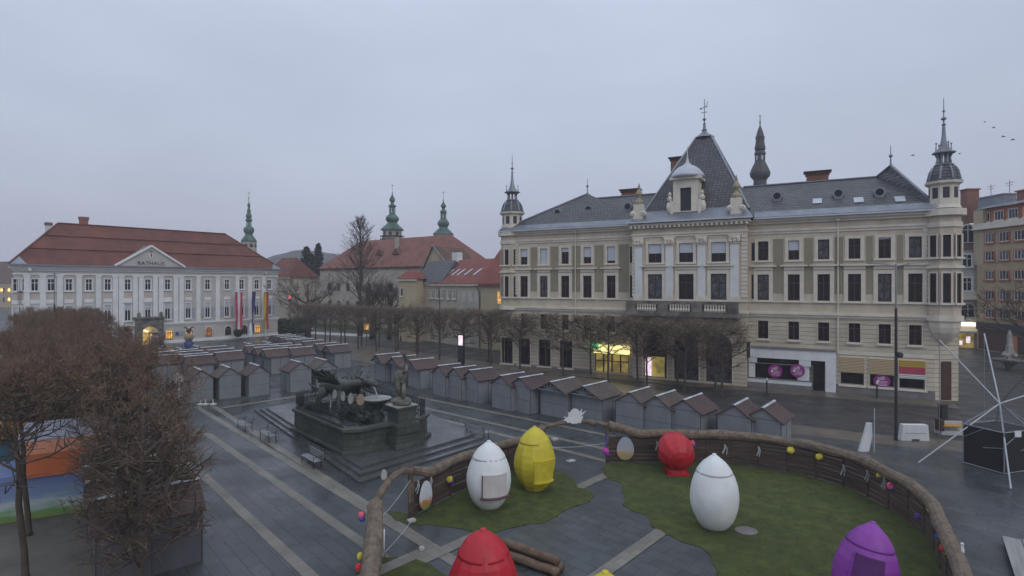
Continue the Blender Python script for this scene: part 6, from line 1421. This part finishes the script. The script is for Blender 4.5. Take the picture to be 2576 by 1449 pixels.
def bollard(label, p, h=1.7):
    t = thing('bollard', label, 'bollard', p, 0, 'dark posts along the palace kerb'); m_ = MB(); m_.lathe([(.1,0),(.09,.1),(.075,.12),(.075,h-.25)], 10); m_.build('post', M['pole'], t)
    m_ = MB(); m_.lathe([(.08,h-.25),(.08,h-.05),(.02,h)], 10); m_.build('white_tip', M['gwhite'], t)
bollard('dark post with pale tip before the white shop front', gp(1929, 994)); bollard('dark post with pale tip before the middle striped blind', gp(2206, 1005))
p = gp(2298, 1107); t = thing('barrier', 'white plastic traffic barrier beside the tall street lamp', 'barrier', p, -.05)
m_ = MB(); m_.xprism([(-.95,0),(-.25,0),(-.25,.12),(.3,.12),(.3,0),(.95,0),(.86,1.1),(-.8,1.1)], -.2, .2); m_.build('body', M['gwhite'], t); m_ = MB(); m_.box(-.7,.75,-.215,-.2,.5,.56); m_.build('groove', M['concrete'], t)
p = gp(2176, 1135); t = thing('barrier', 'white barrier seen end-on with a thin marker pole', 'barrier', p, .0)
m_ = MB(); m_.xprism([(-.42,0),(.2,0),(.42,1.0),(.4,1.85),(.12,1.85),(-.1,1.0)], -.1, .1); m_.build('body', M['gwhite'], t); m_ = MB(); m_.tube([(.4,-.3,0),(.42,-.3,2.85)], .03, 6); m_.build('marker_pole', M['gutter'], t)
p = gp(2395, 1093); t = thing('street_bench', 'concrete street bench with amber plank left of the net cage', 'bench', p, -.05)
m_ = MB(); m_.box(-.9,.9,-.3,.3,.02,.3); m_.box(-.95,.95,.3,.42,.02,.9); m_.build('base', M['concrete'], t); m_ = MB(); m_.box(-.85,.75,-.32,.25,.62,.68); m_.build('plank', M['yellow'], t); m_ = MB(); m_.box(-1.0,-.75,-.3,.3,.3,1.1); m_.build('end_block', M['woodred'], t)
p = gp(2372, 1058); m_ = MB(); m_.box(-.22,.22,-.2,.2,0,1.2); m_.box(-.26,.26,-.24,.24,1.2,1.3); tag(m_.build('litter_bin', M['pole'], None, p), 'dark square litter bin by the bungee cord', 'litter bin')
t = thing('plank_stage', 'wet grey plank platform cut off at the lower right corner', 'platform', (18.2, 19.9, 0), -.64)
for i in range(5):
    m_ = MB(); m_.box(.05+i*.62, .05+i*.62+.58, 0, 4.2 if i else 4.1, .28, .34); m_.build('plank', M['plank'], t)
m_ = MB(); m_.box(.1, 3.0, .1, 4.0, 0, .28); m_.build('frame', M['pole'], t)
t = thing('obelisk_fountain', 'stone obelisk fountain with round basin by the tan block', 'fountain', gp(2540, 931), .2)
m_ = MB(); m_.lathe([(.5,0),(.45,.5),(.7,.9),(1.6,1.15),(1.75,1.35),(1.6,1.35),(.5,1.2)], 20); m_.build('basin', M['darkstone'], t, smooth=True)
m_ = MB(); m_.lathe([(.6,1.3),(.55,2.1),(.42,2.15),(.38,3.2),(.3,3.25),(.26,4.4),(.12,4.9),(.02,5.1)], 4, a0=.4); m_.build('obelisk', M['stonetop'], t)
for k in range(4):
    m_ = MB(); m_.blob((.62*cos(k*pi/2),.62*sin(k*pi/2),1.9), .28, 2, .3, k); m_.blob((.62*cos(k*pi/2),.62*sin(k*pi/2),2.25), .14, 1, .2, k); m_.build('figure', M['stonetop'], t)
# birds over the side street
for i, (X, Y, l_) in enumerate(((2296,391,'dark bird nearest above the small roof peak'), (2413.5,387,'dark bird just right of the right turret needle'), (2478,307,'second highest dark bird at the right edge of the sky'), (2500.5,321,'dark bird lowest of the upper pair at right'), (2524,344,'dark bird alone below the upper pair'), (2547.6,352,'dark bird nearest the right picture edge'))):
    p = at(X, Y, 62); m_ = MB(); m_.tube([(-.22,0,0),(0,0,.03),(.2,0,0)], [.02,.07,.02], 6); m_.add([(-.05,0,.02),(.06,0,.02),(.0,.42,.12+.05*i/5)], [(0,1,2)]); m_.add([(-.05,0,.02),(.06,0,.02),(.0,-.42,.16)], [(0,1,2)])
    tag(m_.build('bird', M['ink'], None, p, .5*i), l_, 'bird', 'birds in the sky')
# ------------------------------------------------------------------ rides in the left alley
p0_, p1_ = Vector((-23.3,25.0)), Vector((-19.3,27.2)); Bf = Fr(p0_, p1_)
t = thing('ride_booth', 'long ride booth with orange canopy and blue painted side under the trees', 'booth', (p0_.x, p0_.y, 0), Bf.rot)
mp_ = M.setdefault('mural', picmat('painted landscape mural', (.16,.22,.42), (.2,.3,.42), (.12,.26,.08), (.4,.46,.5)))
m_ = MB(); m_.box(-1.2, Bf.L, 0, 3.0, .25, 2.1); m_.build('painted_side', mp_, t)
m_ = MB(); m_.box(-1.2, Bf.L, -.03, 3.0, .02, .25); m_.build('green_skirt', M['lawn2'] if 'lawn2' in M else mat('green skirt', (.16,.26,.07), (.12,.2,.06), 1, .7), t)
m_ = MB(); m_.add([(.6,-.25,2.0),(Bf.L,-.25,2.0),(Bf.L,.05,3.0),(.6,.05,3.0)], [(0,1,2,3)]); m_.build('canopy', M['orange'], t)
m_ = MB(); m_.add([(.6,.05,3.0),(Bf.L,.05,3.0),(Bf.L,.8,3.45),(.6,.8,3.45)], [(0,1,2,3)]); m_.add([(.6,-.25,2.0),(.6,.05,3.0),(.6,.8,3.45),(.6,.8,2.0)], [(0,1,2,3)]); m_.build('canopy_top', M['orange2'], t)
m_ = MB(); m_.add([(.2,.85,3.4),(Bf.L,.85,3.4),(Bf.L,3.2,3.9),(.2,3.2,3.9)], [(0,1,2,3)]); m_.add([(Bf.L,.85,2.1),(Bf.L,3.0,2.1),(Bf.L,3.2,3.9),(Bf.L,.85,3.4)], [(0,1,2,3)]); m_.box(1.2,1.9,.8,.95,3.42,3.5); m_.build('roof', M['tarp'], t)
t = thing('ride_booth', 'amber canopied booth half out of the picture at the left edge', 'booth', (-30.5, 31.2, 0), Bf.rot)
m_ = MB(); m_.box(0, 2.4, 0, 2.5, 0, 2.0); m_.build('side', M['teal'], t); m_ = MB(); m_.add([(-.2,-.3,1.9),(2.6,-.3,1.9),(2.4,.8,2.9),(0,.8,2.9)], [(0,1,2,3)]); m_.add([(0,.8,2.9),(2.4,.8,2.9),(2.6,2.8,1.9),(-.2,2.8,1.9)], [(0,1,2,3)]); m_.build('canopy', M['yellow'], t)
# cars and signal beyond the town hall
def car(p, rz, label, paint):
    t = thing('parked_car', label, 'car', p, rz, 'cars beyond the town hall')
    m_ = MB(); m_.xprism([(-2.1,.3),(2.1,.3),(2.15,.75),(1.3,.9),(.7,1.42),(-1.2,1.45),(-1.9,.95),(-2.15,.8)], -.82, .82); m_.build('body', M[paint], t)
    m_ = MB(); m_.xprism([(.62,.93),(1.15,.93),(.62,1.36)], -.84, .84); m_.xprism([(-1.15,.95),(.55,.95),(.55,1.37),(-1.05,1.38)], -.84, .84); m_.build('window', M['glass'], t)
    for x in (-1.35, 1.35):
        for y in (-.8, .8): m_ = MB(); m_.tube([(x,y-.1,.32),(x,y+.1,.32)], .32, 12); m_.build('wheel', M['ink'], t)
car((-57.5, 142, 0), .3, 'white car behind the right corner of the town hall', 'gwhite'); car((-48.0, 126, 0), .5, 'pale car between the bank hedges', 'gutter')
p = at(729.6, 749, 128); t = thing('traffic_light', 'traffic light glowing red beyond the town hall corner', 'traffic light', (p.x, p.y, 0)); m_ = MB(); m_.tube([(0,0,0),(0,0,p.z-.5)], .08, 6); m_.build('pole', M['pole'], t); m_ = MB(); m_.box(-.3,.3,-.2,.2,p.z-.9,p.z+.4); m_.build('housing', M['pole'], t); m_ = MB(); m_.blob((0,-.25,p.z), .34, 2, 0); m_.build('red_lamp', M['glow_red'], t)
p = at(1160, 856, 71.5); t = thing('poster_light', 'bright backlit poster column between the street trees', 'advert', (p.x, p.y, 0), -.5)
m_ = MB(); m_.box(-.45,.45,-.12,.12,0,p.z+.8); m_.build('case', M['pole'], t); m_ = MB(); m_.box(-.33,.33,-.14,-.121,p.z-.65,p.z+.65); m_.build('poster', M['glow_white'], t)
p = at(922, 820, 96); t = thing('window_light', 'warm glowing lantern box beyond the street trees', 'lantern', (p.x, p.y, 0)); m_ = MB(); m_.tube([(0,0,0),(0,0,p.z-.6)], .06, 6); m_.build('pole', M['pole'], t); m_ = MB(); m_.box(-.35,.35,-.3,.3,p.z-.6,p.z+.6); m_.build('lantern', M['glow_warm'], t)
for o in bpy.data.objects:
    if o.parent is None and o.type == 'EMPTY' and not o.get('kind'): o['kind'] = 'thing'

hz = MB(); hz.box(-420, 420, -15, 480, -1.0, 62)
m, nt, p_ = nodes('haze air'); nt.nodes.remove(p_); pv = nt.nodes.new('ShaderNodeVolumePrincipled')
pv.inputs['Color'].default_value = (.93, .95, 1.0, 1); pv.inputs['Density'].default_value = .0007; pv.inputs['Anisotropy'].default_value = 0
nt.links.new(pv.outputs[0], nt.nodes['Material Output'].inputs['Volume'])
hzo = hz.build('haze', m); tag(hzo, kind='stuff')
